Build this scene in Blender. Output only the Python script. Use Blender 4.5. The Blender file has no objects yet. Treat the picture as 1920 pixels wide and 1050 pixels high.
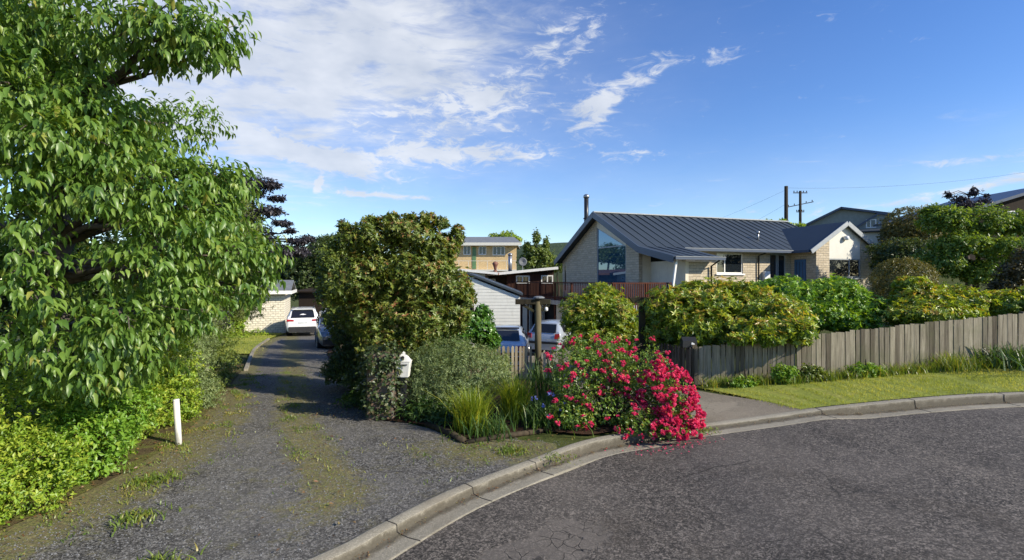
import bpy, bmesh, math, random
import numpy as np
from mathutils import Vector, Matrix

# ------------------------------------------------------------------ camera, sky, sun, exposure
S = bpy.context.scene
COL = S.collection
random.seed(7)
RNG = np.random.default_rng(11)
CAM_Z = 2.5
cd = bpy.data.cameras.new("camera")
cam = bpy.data.objects.new("camera", cd)
COL.objects.link(cam)
cam.location = (0, 0, CAM_Z)
cam.rotation_euler = (math.radians(90), 0, 0)
cd.sensor_width = 36
cd.lens = 18.0
cd.clip_start = 0.05
cd.clip_end = 3000
S.camera = cam

SUN_EL = math.radians(30)
SUN_AZ = math.atan2(0.905, -0.425)          # compass style: x = sin, y = cos
sd = bpy.data.lights.new("sun", 'SUN')
sd.energy = 4.9
sd.angle = math.radians(0.5)
sd.color = (1.0, 0.92, 0.76)
sun = bpy.data.objects.new("sun", sd)
COL.objects.link(sun)
to_sun = Vector((math.sin(SUN_AZ) * math.cos(SUN_EL), math.cos(SUN_AZ) * math.cos(SUN_EL), math.sin(SUN_EL)))
sun.rotation_euler = to_sun.to_track_quat('Z', 'Y').to_euler()

S.view_settings.view_transform = 'Standard'
S.view_settings.look = 'None'
S.view_settings.exposure = 0.56
S.view_settings.gamma = 1.0
S.cycles.use_denoising = True
S.cycles.max_bounces = 6
S.cycles.diffuse_bounces = 3
S.cycles.transmission_bounces = 4


class NT:
    """small helper round a node tree"""
    def __init__(s, tree):
        s.t = tree
        s.n = tree.nodes
        s.l = tree.links

    def node(s, kind, **kw):
        nd = s.n.new(kind)
        for k, v in kw.items():
            setattr(nd, k, v)
        return nd

    def put(s, sock, v):
        if v is None:
            return
        if isinstance(v, bpy.types.NodeSocket):
            s.l.new(v, sock)
        else:
            if isinstance(v, (tuple, list)) and len(v) == 3 and sock.type == 'RGBA':
                v = (*v, 1)
            sock.default_value = v

    def math(s, op, a, b=None, c=None, clamp=False):
        nd = s.node('ShaderNodeMath', operation=op)
        nd.use_clamp = clamp
        s.put(nd.inputs[0], a)
        s.put(nd.inputs[1], b)
        s.put(nd.inputs[2], c)
        return nd.outputs[0]

    def mix(s, fac, a, b, mode='MIX'):
        nd = s.node('ShaderNodeMix', data_type='RGBA', blend_type=mode)
        s.put(nd.inputs[0], fac)
        s.put(nd.inputs[6], a)
        s.put(nd.inputs[7], b)
        return nd.outputs[2]

    def noise(s, vec, scale, detail=3, rough=0.55, out=0, dist=0.0):
        nd = s.node('ShaderNodeTexNoise')
        s.put(nd.inputs['Vector'], vec)
        nd.inputs['Scale'].default_value = scale
        nd.inputs['Detail'].default_value = detail
        nd.inputs['Roughness'].default_value = rough
        nd.inputs['Distortion'].default_value = dist
        return nd.outputs[out]

    def voro(s, vec, scale, feature='F1', out='Color'):
        nd = s.node('ShaderNodeTexVoronoi', feature=feature)
        s.put(nd.inputs['Vector'], vec)
        nd.inputs['Scale'].default_value = scale
        return nd.outputs[out]

    def ramp(s, fac, stops, interp='LINEAR'):
        nd = s.node('ShaderNodeValToRGB')
        cr = nd.color_ramp
        cr.interpolation = interp
        while len(cr.elements) < len(stops):
            cr.elements.new(0.5)
        for e, (p, c) in zip(cr.elements, stops):
            e.position = p
            e.color = (*c, 1) if len(c) == 3 else c
        s.put(nd.inputs[0], fac)
        return nd.outputs[0]

    def mapping(s, vec, scale=(1, 1, 1), rot=(0, 0, 0), loc=(0, 0, 0)):
        nd = s.node('ShaderNodeMapping')
        s.put(nd.inputs['Vector'], vec)
        nd.inputs['Scale'].default_value = scale
        nd.inputs['Rotation'].default_value = rot
        nd.inputs['Location'].default_value = loc
        return nd.outputs[0]

    def smooth(s, v, a, b):
        nd = s.node('ShaderNodeMapRange', interpolation_type='SMOOTHSTEP')
        s.put(nd.inputs[0], v)
        nd.inputs[1].default_value = a
        nd.inputs[2].default_value = b
        return nd.outputs[0]


# world: Nishita sky with a cloud layer, both fixed in direction (infinitely far)
W = bpy.data.worlds.new("World")
S.world = W
W.use_nodes = True
w = NT(W.node_tree)
w.n.clear()
out = w.node('ShaderNodeOutputWorld')
bg = w.node('ShaderNodeBackground')
bg.inputs['Strength'].default_value = 0.115
w.l.new(bg.outputs[0], out.inputs[0])
sky = w.node('ShaderNodeTexSky', sky_type='NISHITA')
sky.sun_disc = False
sky.sun_elevation = SUN_EL
sky.sun_rotation = SUN_AZ
sky.air_density = 0.95
sky.dust_density = 0.2
sky.ozone_density = 3.2
tc = w.node('ShaderNodeTexCoord')
sx = w.node('ShaderNodeSeparateXYZ')
w.l.new(tc.outputs['Generated'], sx.inputs[0])
az = w.math('ARCTAN2', sx.outputs[0], sx.outputs[1])
el = w.math('ARCSINE', sx.outputs[2])
zc = w.math('MAXIMUM', sx.outputs[2], 0.06)
cx = w.node('ShaderNodeCombineXYZ')
w.put(cx.inputs[0], w.math('DIVIDE', sx.outputs[0], zc))
w.put(cx.inputs[1], w.math('DIVIDE', sx.outputs[1], zc))
plane = cx.outputs[0]


def lobe(px, py, sa, se, tilt=0.0):
    a0 = math.atan((px - 960) / 960)
    e0 = math.atan((525 - py) / math.hypot(960, px - 960))
    da = w.math('SUBTRACT', az, a0)
    de = w.math('SUBTRACT', el, e0)
    de = w.math('SUBTRACT', de, w.math('MULTIPLY', da, tilt))
    q = w.math('ADD', w.math('POWER', w.math('ABSOLUTE', w.math('DIVIDE', da, sa)), 2.0),
               w.math('POWER', w.math('ABSOLUTE', w.math('DIVIDE', de, se)), 2.0))
    return w.math('POWER', 2.718, w.math('MULTIPLY', q, -1.0))


def lobes(lst):
    tot = None
    for (k, *a) in lst:
        v = w.math('MULTIPLY', lobe(*a), k)
        tot = v if tot is None else w.math('ADD', tot, v)
    return tot


cs = w.node('ShaderNodeCombineXYZ')
w.put(cs.inputs[0], az)
w.put(cs.inputs[1], el)


def centred(n, k):
    return w.math('MULTIPLY', w.math('SUBTRACT', n, 0.5), k)


n_big = w.noise(w.mapping(plane, scale=(0.75, 1.1, 1), rot=(0, 0, 0.5)), 2.0, 9, 0.63, dist=0.5)
n_dir = w.noise(w.mapping(cs.outputs[0], scale=(4.5, 17, 1), rot=(0, 0, 0.10)), 1.7, 9, 0.64, dist=0.7)
n_fine = w.noise(w.mapping(cs.outputs[0], scale=(9, 22, 1), rot=(0, 0, -0.35), loc=(4, 1, 0)), 2.4, 9, 0.68, dist=0.9)
m_big = lobes([(1.0, 480, 0, 0.40, 0.12, -0.05), (0.72, 330, 190, 0.24, 0.13, -0.3), (0.75, 600, 165, 0.06, 0.06, 0.8),
               (0.62, 800, 50, 0.16, 0.12), (0.40, 700, 190, 0.3, 0.10), (0.55, 420, 250, 0.18, 0.04, -0.4)])
c_big = w.smooth(w.math('ADD', w.math('ADD', centred(n_big, 2.3), centred(n_dir, 1.5)), w.math('MULTIPLY', m_big, 0.86)), 0.20, 1.40)
m_w = lobes([(0.95, 1125, 208, 0.050, 0.036, 0.25), (1.0, 870, 290, 0.19, 0.018, 0.03), (0.45, 700, 230, 0.30, 0.08),
             (1.0, 700, 366, 0.11, 0.007, -0.03), (1.3, 597, 343, 0.010, 0.015, 1.0), (0.95, 600, 300, 0.13, 0.016, -0.12),
             (0.72, 1190, 150, 0.08, 0.026, 0.4), (0.62, 1060, 75, 0.10, 0.05, 0.3), (0.8, 500, 262, 0.20, 0.022, -0.25),
             (0.80, 1880, 342, 0.16, 0.010, 0.13), (0.62, 1800, 303, 0.09, 0.007), (0.4, 1400, 405, 0.3, 0.02),
             (0.68, 900, 180, 0.16, 0.06), (0.55, 1210, 285, 0.08, 0.025), (0.5, 1330, 110, 0.05, 0.02)])
c_w = w.smooth(w.math('ADD', w.math('ADD', centred(n_fine, 2.1), centred(n_dir, 1.2)), w.math('MULTIPLY', m_w, 0.80)), 0.28, 1.05)
veil = w.math('MULTIPLY', lobes([(0.46, 560, 150, 0.50, 0.24), (0.15, 1700, 330, 0.5, 0.06)]), w.math('ADD', 0.55, w.math('MULTIPLY', n_dir, 0.9)))
cover = w.math('ADD', w.math('MAXIMUM', w.math('MULTIPLY', c_big, 0.90), c_w), veil, clamp=True)
cover = w.math('MULTIPLY', cover, w.smooth(el, 0.0, 0.08))
skyc = w.node('ShaderNodeHueSaturation')
skyc.inputs['Hue'].default_value = 0.512
skyc.inputs['Saturation'].default_value = 1.22
skyc.inputs['Value'].default_value = 1.16
w.l.new(sky.outputs[0], skyc.inputs['Color'])
ccol = w.ramp(w.noise(w.mapping(cs.outputs[0], scale=(3, 6, 1)), 2.0, 4), [(0.3, (0.50, 0.55, 0.63)), (0.7, (0.80, 0.82, 0.85))])
ccol10 = w.mix(1.0, ccol, (7.1, 7.1, 7.1), 'MULTIPLY')
w.l.new(w.mix(w.math('MULTIPLY', cover, 0.86), skyc.outputs[0], ccol10), bg.inputs['Color'])

# ------------------------------------------------------------------ terrain


def sst(x, a, b):
    t = np.clip((np.asarray(x, float) - a) / (b - a), 0, 1)
    return t * t * (3 - 2 * t)


def softp(x, k=1.0):
    x = np.asarray(x, float)
    return np.where(x > 30 * k, x, k * np.log1p(np.exp(np.clip(x / k, -60, 30))))


def zf(x, y):
    x = np.asarray(x, float)
    y = np.asarray(y, float)
    rise = 0.07 * (softp(x - 1, 0.8) - softp(x - 45, 3))
    sl = 0.043 + 0.021 * sst(x, -7, -2)
    drop = sl * (softp(y - 10, 0.8) - softp(y - 40, 2)) * (1 - sst(x, 3, 11))
    back = 0.12 * (softp(y - 32, 2) - softp(y - 90, 4)) * sst(x, 8, 30) + 0.03 * (softp(y - 48, 3) - softp(y - 150, 4)) * (1 - sst(x, 8, 30))
    return rise - drop + back


def Z(x, y):
    return float(zf(x, y))


def at(px, py, D):
    """point seen at photo pixel (px, py) at depth D metres"""
    return Vector(((px - 960) / 960 * D, D, CAM_Z - (py - 525) / 960 * D))


# ------------------------------------------------------------------ mesh helpers
def tag(o, label=None, cat=None, group=None, kind=None):
    if label:
        o['label'] = label
    if cat:
        o['category'] = cat
    if group:
        o['group'] = group
    if kind:
        o['kind'] = kind
    return o


def empty(name, loc, label=None, cat=None, rz=0.0, group=None):
    o = bpy.data.objects.new(name, None)
    COL.objects.link(o)
    o.location = loc
    o.rotation_euler = (0, 0, rz)
    o.empty_display_size = 0.2
    return tag(o, label, cat, group)


class MB:
    """collects shapes into one mesh"""
    def __init__(s):
        s.v = []
        s.f = []

    def add(s, vs, fs):
        b = len(s.v)
        s.v += [tuple(v) for v in vs]
        s.f += [tuple(b + i for i in f) for f in fs]
        return s

    def box(s, x0, x1, y0, y1, z0, z1):
        v = [(x0, y0, z0), (x1, y0, z0), (x1, y1, z0), (x0, y1, z0), (x0, y0, z1), (x1, y0, z1), (x1, y1, z1), (x0, y1, z1)]
        return s.add(v, [(0, 3, 2, 1), (4, 5, 6, 7), (0, 1, 5, 4), (1, 2, 6, 5), (2, 3, 7, 6), (3, 0, 4, 7)])

    def slab(s, pts, th):
        """polygon given as a loop (any count), pushed th along minus its normal"""
        p = [Vector(q) for q in pts]
        n = Vector((0, 0, 0))
        for i in range(len(p)):
            n += p[i].cross(p[(i + 1) % len(p)])
        n.normalize()
        k = len(p)
        v = p + [q - n * th for q in p]
        f = [tuple(range(k)), tuple(range(2 * k - 1, k - 1, -1))]
        for i in range(k):
            j = (i + 1) % k
            f.append((i, i + k, j + k, j))
        return s.add(v, f)

    def bar(s, a, b, wx, wy, up=(0, 0, 1)):
        a = Vector(a)
        b = Vector(b)
        d = (b - a).normalized()
        u = Vector(up)
        if abs(d.dot(u)) > 0.98:
            u = Vector((1, 0, 0))
        r = d.cross(u).normalized()
        u = r.cross(d).normalized()
        v = []
        for p in (a, b):
            for (i, j) in ((-1, -1), (1, -1), (1, 1), (-1, 1)):
                v.append(p + r * (wx / 2 * i) + u * (wy / 2 * j))
        return s.add(v, [(0, 1, 2, 3)[::-1], (4, 5, 6, 7), (0, 1, 5, 4), (1, 2, 6, 5), (2, 3, 7, 6), (3, 0, 4, 7)])

    def tube(s, pts, rad, n=8, cap=True):
        pts = [Vector(p) for p in pts]
        if not isinstance(rad, (list, tuple)):
            rad = [rad] * len(pts)
        b = len(s.v)
        prev = None
        for i, p in enumerate(pts):
            d = (pts[min(i + 1, len(pts) - 1)] - pts[max(i - 1, 0)]).normalized()
            if prev is None:
                u = Vector((1, 0, 0)) if abs(d.x) < 0.9 else Vector((0, 1, 0))
                u = (u - d * u.dot(d)).normalized()
            else:
                u = prev - d * prev.dot(d)
                u = u.normalized() if u.length > 1e-4 else Vector((1, 0, 0))
            prev = u
            q = d.cross(u)
            for k in range(n):
                a = 2 * math.pi * k / n
                s.v.append(tuple(p + (u * math.cos(a) + q * math.sin(a)) * rad[i]))
        for i in range(len(pts) - 1):
            for k in range(n):
                k2 = (k + 1) % n
                s.f.append((b + i * n + k, b + i * n + k2, b + (i + 1) * n + k2, b + (i + 1) * n + k))
        if cap:
            s.f.append(tuple(b + k for k in range(n))[::-1])
            s.f.append(tuple(b + (len(pts) - 1) * n + k for k in range(n)))
        return s

    def lathe(s, prof, n=16, c=(0, 0, 0)):
        b = len(s.v)
        for (r, z) in prof:
            for k in range(n):
                a = 2 * math.pi * k / n
                s.v.append((c[0] + r * math.cos(a), c[1] + r * math.sin(a), c[2] + z))
        for i in range(len(prof) - 1):
            for k in range(n):
                k2 = (k + 1) % n
                s.f.append((b + i * n + k, b + i * n + k2, b + (i + 1) * n + k2, b + (i + 1) * n + k))
        s.f.append(tuple(b + k for k in range(n))[::-1])
        s.f.append(tuple(b + (len(prof) - 1) * n + k for k in range(n)))
        return s

    def build(s, name, m, parent=None, smooth=False, off=None, bevel=0.0):
        me = bpy.data.meshes.new(name)
        v = s.v
        if off is not None:
            v = [(a - off[0], b - off[1], c - off[2]) for a, b, c in v]
        me.from_pydata(v, [], s.f)
        me.update()
        boxuv(me)
        me.materials.append(m)
        if smooth:
            me.polygons.foreach_set('use_smooth', [True] * len(me.polygons))
        o = bpy.data.objects.new(name, me)
        COL.objects.link(o)
        if parent:
            o.parent = parent
        if bevel:
            bv = o.modifiers.new('bevel', 'BEVEL')
            bv.width = bevel
            bv.segments = 2
            bv.limit_method = 'ANGLE'
        return o


def boxuv(me):
    uv = me.uv_layers.new(name='UVMap')
    for p in me.polygons:
        n = p.normal
        ax, ay, az_ = abs(n.x), abs(n.y), abs(n.z)
        for li in p.loop_indices:
            c = me.vertices[me.loops[li].vertex_index].co
            if az_ > 0.8:
                q = (c.x, c.y)
            elif ay >= ax:
                q = (c.x, c.z)
            else:
                q = (c.y, c.z)
            uv.data[li].uv = q


def np_mesh(name, V, F, m, parent=None, attr=None, off=None, smooth=False):
    """V (n,3), F list of int arrays (k,3) / (k,4); attr per vertex"""
    me = bpy.data.meshes.new(name)
    V = np.asarray(V, np.float32)
    if off is not None:
        V = V - np.asarray(off, np.float32)
    me.vertices.add(len(V))
    me.vertices.foreach_set('co', V.ravel())
    loops = np.concatenate([f.ravel() for f in F]).astype(np.int32)
    cnt = np.concatenate([np.full(len(f), f.shape[1]) for f in F])
    st = np.concatenate([[0], np.cumsum(cnt)[:-1]]).astype(np.int32)
    me.loops.add(len(loops))
    me.loops.foreach_set('vertex_index', loops)
    me.polygons.add(len(cnt))
    me.polygons.foreach_set('loop_start', st)
    me.polygons.foreach_set('loop_total', cnt.astype(np.int32))
    if smooth:
        me.polygons.foreach_set('use_smooth', np.ones(len(cnt), bool))
    me.update(calc_edges=True)
    if attr is not None:
        a = me.attributes.new('lr', 'FLOAT', 'POINT')
        a.data.foreach_set('value', np.asarray(attr, np.float32))
    me.materials.append(m)
    o = bpy.data.objects.new(name, me)
    COL.objects.link(o)
    if parent:
        o.parent = parent
    return o


# ------------------------------------------------------------------ materials
MATS = {}


def new_mat(name):
    m = bpy.data.materials.new(name)
    m.use_nodes = True
    t = NT(m.node_tree)
    t.n.clear()
    o = t.node('ShaderNodeOutputMaterial')
    b = t.node('ShaderNodeBsdfPrincipled')
    t.l.new(b.outputs[0], o.inputs[0])
    MATS[name] = m
    return m, t, b, o


def bump(t, b, h, strength=0.4, dist=0.01):
    nd = t.node('ShaderNodeBump')
    nd.inputs['Strength'].default_value = strength
    nd.inputs['Distance'].default_value = dist
    t.put(nd.inputs['Height'], h)
    t.l.new(nd.outputs[0], b.inputs['Normal'])


def plain(name, c, rough=0.6, metal=0.0, spec=0.5, var=0.12, scale=3.0, coat=0.0, dirt=0.0):
    m, t, b, o = new_mat(name)
    tcn = t.node('ShaderNodeTexCoord').outputs['Object']
    n = t.noise(tcn, scale, 5, 0.6)
    lo = tuple(x * (1 - var) for x in c)
    hi = tuple(min(1, x * (1 + var)) for x in c)
    col = t.ramp(n, [(0.3, lo), (0.7, hi)])
    if dirt:
        n2 = t.noise(t.mapping(tcn, scale=(4, 4, 0.6)), 2.2, 5, 0.65)
        col = t.mix(t.math('MULTIPLY', t.smooth(n2, 0.5, 0.75), dirt), col, (0.10, 0.09, 0.06))
    t.put(b.inputs['Base Color'], col)
    b.inputs['Roughness'].default_value = rough
    b.inputs['Metallic'].default_value = metal
    b.inputs['Specular IOR Level'].default_value = spec
    b.inputs['Coat Weight'].default_value = coat
    b.inputs['Coat Roughness'].default_value = 0.05
    return m


def leaf_mat(name, stops, trans=0.35, rough=0.42, spec=0.5, tcol=None):
    m, t, b, o = new_mat(name)
    at_ = t.node('ShaderNodeAttribute', attribute_name='lr').outputs['Fac']
    col = t.ramp(at_, stops)
    t.put(b.inputs['Base Color'], col)
    b.inputs['Roughness'].default_value = rough
    b.inputs['Specular IOR Level'].default_value = spec
    tr = t.node('ShaderNodeBsdfTranslucent')
    tcx = t.mix(1.0, col, tcol or (1.9, 1.7, 0.7), 'MULTIPLY')
    t.put(tr.inputs['Color'], tcx)
    mx = t.node('ShaderNodeMixShader')
    mx.inputs[0].default_value = trans
    t.l.new(b.outputs[0], mx.inputs[1])
    t.l.new(tr.outputs[0], mx.inputs[2])
    t.l.new(mx.outputs[0], o.inputs[0])
    return m


def bark(name, c1, c2):
    m, t, b, o = new_mat(name)
    tcn = t.node('ShaderNodeTexCoord').outputs['Object']
    n = t.noise(t.mapping(tcn, scale=(6, 6, 1.5)), 3.0, 6, 0.65)
    t.put(b.inputs['Base Color'], t.ramp(n, [(0.3, c1), (0.7, c2)]))
    b.inputs['Roughness'].default_value = 0.9
    bump(t, b, n, 0.6, 0.02)
    return m


def asphalt(name, dark, light, chip, patch_c=None, brown=None, moss=None, mosslo=0.56, stain=False, cracks=False, hi=2.3):
    m, t, b, o = new_mat(name)
    P = t.node('ShaderNodeNewGeometry').outputs['Position']
    v = t.voro(P, chip)
    vb = t.node('ShaderNodeSeparateColor')
    t.l.new(v, vb.inputs[0])
    v2 = t.node('ShaderNodeSeparateColor')
    t.l.new(t.voro(P, chip * 0.42), v2.inputs[0])
    g = t.math('ADD', t.math('ADD', t.math('MULTIPLY', vb.outputs[0], 0.46), t.math('MULTIPLY', v2.outputs[1], 0.24)), t.math('MULTIPLY', t.noise(P, chip * 0.3, 4, 0.7), 0.30))
    col = t.ramp(g, [(0.30, dark), (0.47, tuple(a * .6 + c * .4 for a, c in zip(dark, light))), (0.60, light), (0.78, tuple(min(1, c * hi) for c in light))])
    big = t.noise(P, 0.45, 5, 0.6)
    col = t.mix(t.math('MULTIPLY', t.smooth(big, 0.42, 0.62), 0.35), col, tuple(c * 1.5 for c in light))
    mid = t.noise(P, 1.7, 5, 0.65)
    col = t.mix(t.math('MULTIPLY', t.smooth(mid, 0.5, 0.72), 0.35), col, tuple(c * 0.8 for c in dark))
    if brown:
        bn = t.noise(t.mapping(P, loc=(7, 2, 0)), 0.9, 6, 0.65)
        col = t.mix(t.math('MULTIPLY', t.smooth(bn, 0.5, 0.75), 0.5), col, brown)
    if cracks:
        d2 = t.noise(P, 1.5, 4, 0.6, out=1)
        lc = t.voro(t.mix(0.35, P, d2, 'ADD'), 0.55, 'DISTANCE_TO_EDGE', 'Distance')
        lk = t.math('MULTIPLY', t.math('SUBTRACT', 1.0, t.smooth(lc, 0.001, 0.008)), t.smooth(t.noise(P, 0.5, 3, 0.5), 0.46, 0.60))
        col = t.mix(t.math('MULTIPLY', lk, 0.7), col, (0.015, 0.014, 0.012))
    hgt = g
    if patch_c:
        # worn cracked patch in the seal with its own ragged outline
        sp = t.node('ShaderNodeSeparateXYZ')
        t.l.new(P, sp.inputs[0])
        ragged = t.noise(P, 3.0, 6, 0.7)
        tot = None
        for (ax, ay, rx, ry, rot) in patch_c:
            dx = t.math('SUBTRACT', sp.outputs[0], ax)
            dy = t.math('SUBTRACT', sp.outputs[1], ay)
            c_, s_ = math.cos(rot), math.sin(rot)
            u = t.math('DIVIDE', t.math('ADD', t.math('MULTIPLY', dx, c_), t.math('MULTIPLY', dy, s_)), rx)
            vv = t.math('DIVIDE', t.math('SUBTRACT', t.math('MULTIPLY', dy, c_), t.math('MULTIPLY', dx, s_)), ry)
            d = t.math('SQRT', t.math('ADD', t.math('MULTIPLY', u, u), t.math('MULTIPLY', vv, vv)))
            k = t.math('SUBTRACT', 1.0, t.smooth(t.math('ADD', d, t.math('MULTIPLY', t.math('SUBTRACT', ragged, 0.5), 1.9)), 0.72, 0.92))
            tot = k if tot is None else t.math('MAXIMUM', tot, k)
        dist_ = t.noise(P, 4.0, 3, 0.5, out=1)
        Pd = t.mix(0.16, P, dist_, 'ADD')
        crack = t.voro(Pd, 6.5, 'DISTANCE_TO_EDGE', 'Distance')
        cr = t.math('SUBTRACT', 1.0, t.smooth(crack, 0.006, 0.03))
        col = t.mix(t.math('MULTIPLY', tot, 0.62), col, tuple(min(1, c * 1.25) for c in light))
        near = t.math('MULTIPLY', t.math('MULTIPLY', cr, tot), t.smooth(t.noise(P, 2.3, 3, 0.6), 0.42, 0.58))
        col = t.mix(near, col, (0.02, 0.019, 0.017))
        hgt = t.math('SUBTRACT', t.math('MULTIPLY', g, t.math('SUBTRACT', 1.0, t.math('MULTIPLY', tot, 0.6))), near)
    if moss:
        # weeds and moss in the crown between the wheel tracks and along the edges (per-vertex mask "wd")
        wd = t.node('ShaderNodeAttribute', attribute_name='wd').outputs['Fac']
        mn = t.noise(P, 2.6, 7, 0.72)
        mn = t.math('ADD', t.math('MULTIPLY', mn, 0.55), t.math('MULTIPLY', t.noise(P, 11.0, 6, 0.75), 0.45))
        mf = t.smooth(t.math('ADD', mn, t.math('MULTIPLY', wd, 0.26)), mosslo + 0.12, mosslo + 0.34)
        mcol = t.ramp(t.noise(P, 7.0, 4, 0.6), [(0.32, (0.13, 0.095, 0.048)), (0.45, (0.23, 0.22, 0.055)), (0.53, (0.18, 0.125, 0.065)), (0.62, (0.26, 0.24, 0.075)), (0.72, (0.33, 0.22, 0.11))])
        mcol = t.mix(t.smooth(t.noise(P, 40.0, 3, 0.7), 0.35, 0.7), mcol, (0.05, 0.06, 0.02))
        col = t.mix(t.math('MULTIPLY', mf, 0.85), col, mcol)
    if stain:
        # dirt gathered along the channel and the joints
        wd = t.node('ShaderNodeAttribute', attribute_name='wd').outputs['Fac']
        sn = t.noise(P, 5.0, 5, 0.7)
        col = t.mix(t.math('MULTIPLY', t.smooth(t.math('ADD', wd, t.math('MULTIPLY', t.math('SUBTRACT', sn, 0.5), 1.1)), 0.25, 0.85), 0.8), col, (0.055, 0.045, 0.028))
    t.put(b.inputs['Base Color'], col)
    b.inputs['Roughness'].default_value = 0.85
    b.inputs['Specular IOR Level'].default_value = 0.35
    bump(t, b, hgt, 0.9, 0.012)
    return m


def brick_mat(name, c1, c2, mortar, bw, bh, mort=0.012, rough=0.9):
    m, t, b, o = new_mat(name)
    uv = t.node('ShaderNodeTexCoord').outputs['UV']
    br = t.node('ShaderNodeTexBrick')
    t.put(br.inputs['Vector'], uv)
    br.inputs['Scale'].default_value = 1.0
    br.inputs['Brick Width'].default_value = bw
    br.inputs['Row Height'].default_value = bh
    br.inputs['Mortar Size'].default_value = mort
    br.inputs['Mortar Smooth'].default_value = 0.4
    br.inputs['Bias'].default_value = 0.0
    br.inputs['Color1'].default_value = (*c1, 1)
    br.inputs['Color2'].default_value = (*c2, 1)
    br.inputs['Mortar'].default_value = (*mortar, 1)
    n = t.noise(uv, 9.0, 5, 0.65)
    col = t.mix(0.55, br.outputs['Color'], t.ramp(n, [(0.3, (0.55, 0.52, 0.5)), (0.7, (1.25, 1.2, 1.15))]), 'MULTIPLY')
    n2 = t.noise(uv, 1.1, 5, 0.6)
    col = t.mix(t.math('MULTIPLY', t.smooth(n2, 0.5, 0.75), 0.35), col, tuple(c * 0.55 for c in c1))
    t.put(b.inputs['Base Color'], col)
    b.inputs['Roughness'].default_value = rough
    h = t.math('ADD', t.math('MULTIPLY', t.math('SUBTRACT', 1.0, br.outputs['Fac']), 1.0), t.math('MULTIPLY', n, 0.7))
    bump(t, b, h, 0.8, 0.025)
    return m


def wood_mat(name, c1, c2, green=0.0, bs=7.0, rough=0.85):
    """weathered timber; grain along the object's Z; tone differs board by board through attribute lr"""
    m, t, b, o = new_mat(name)
    P = t.node('ShaderNodeTexCoord').outputs['Object']
    lr = t.node('ShaderNodeAttribute', attribute_name='lr').outputs['Fac']
    off = t.node('ShaderNodeCombineXYZ')
    t.put(off.inputs[2], t.math('MULTIPLY', lr, 40.0))
    Pv = t.node('ShaderNodeVectorMath', operation='ADD')
    t.l.new(P, Pv.inputs[0])
    t.l.new(off.outputs[0], Pv.inputs[1])
    g = t.noise(t.mapping(Pv.outputs[0], scale=(bs, bs, 0.5)), 3.0, 7, 0.7)
    col = t.ramp(g, [(0.28, c1), (0.72, c2)])
    col = t.mix(1.0, col, t.ramp(lr, [(0.0, (0.42, 0.39, 0.35)), (0.25, (0.85, 0.82, 0.78)), (1.0, (1.3, 1.28, 1.2))]), 'MULTIPLY')
    st = t.noise(t.mapping(Pv.outputs[0], scale=(3, 3, 0.35)), 2.0, 6, 0.7)
    col = t.mix(t.math('MULTIPLY', t.smooth(st, 0.5, 0.72), 0.65), col, tuple(c * 0.35 for c in c1))
    if green:
        gn = t.noise(P, 1.2, 5, 0.65)
        col = t.mix(t.math('MULTIPLY', t.smooth(gn, 0.45, 0.7), green), col, (0.11, 0.13, 0.05))
    t.put(b.inputs['Base Color'], col)
    b.inputs['Roughness'].default_value = rough
    b.inputs['Specular IOR Level'].default_value = 0.2
    bump(t, b, g, 0.5, 0.008)
    return m


def glass(name, c=(0.012, 0.016, 0.02), rough=0.03, ior=1.7):
    m, t, b, o = new_mat(name)
    b.inputs['Base Color'].default_value = (*c, 1)
    b.inputs['Roughness'].default_value = rough
    b.inputs['IOR'].default_value = ior
    n = t.noise(t.node('ShaderNodeTexCoord').outputs['Object'], 1.2, 2)
    bump(t, b, n, 0.05, 0.01)
    return m


def ground_mat(name, stops, scale=3.0, detail=7, bscale=0.02, extra=None):
    m, t, b, o = new_mat(name)
    P = t.node('ShaderNodeNewGeometry').outputs['Position']
    n = t.noise(P, scale, detail, 0.7)
    col = t.ramp(n, stops)
    f = t.noise(P, scale * 14, 4, 0.7)
    col = t.mix(0.6, col, t.ramp(f, [(0.3, (0.4, 0.4, 0.4)), (0.7, (1.45, 1.45, 1.45))]), 'MULTIPLY')
    if extra:
        col = t.mix(t.math('MULTIPLY', t.smooth(t.voro(P, 22.0, out='Distance'), 0.30, 0.12), 0.7),
                    col, t.ramp(t.voro(P, 22.0), [(0.2, extra), (0.8, tuple(c * 0.45 for c in extra))]))
    t.put(b.inputs['Base Color'], col)
    b.inputs['Roughness'].default_value = 0.95
    b.inputs['Specular IOR Level'].default_value = 0.1
    bump(t, b, f, 0.9, bscale)
    return m


M_road = asphalt('chip_seal', (0.021, 0.0186, 0.0158), (0.108, 0.094, 0.080), 74.0, hi=2.0,
                 patch_c=[(0.55, 5.05, 0.62, 0.42, 0.7), (0.05, 4.75, 0.55, 0.26, 0.5)], brown=(0.078, 0.064, 0.048), cracks=True)
M_gravel = asphalt('gravel', (0.026, 0.0242, 0.0222), (0.120, 0.113, 0.102), 72.0, hi=1.9, moss=True, mosslo=.38)
M_kerb = asphalt('kerb_concrete', (0.22, 0.198, 0.150), (0.285, 0.260, 0.203), 120.0, hi=1.2, brown=(0.15, 0.12, 0.08), stain=True)
M_conc = asphalt('path_concrete', (0.165, 0.138, 0.10), (0.22, 0.188, 0.14), 110.0, hi=1.25, brown=(0.14, 0.12, 0.085),
                 patch_c=[(3.3, 9.4, 0.9, 0.6, 0.0)])
M_ground = ground_mat('rough_ground', [(0.3, (0.035, 0.045, 0.012)), (0.55, (0.075, 0.09, 0.025)), (0.75, (0.09, 0.075, 0.04))], 1.5)
M_lawn = ground_mat('lawn', [(0.3, (0.16, 0.19, 0.04)), (0.55, (0.24, 0.27, 0.05)), (0.75, (0.33, 0.29, 0.09))], 1.3)
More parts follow.
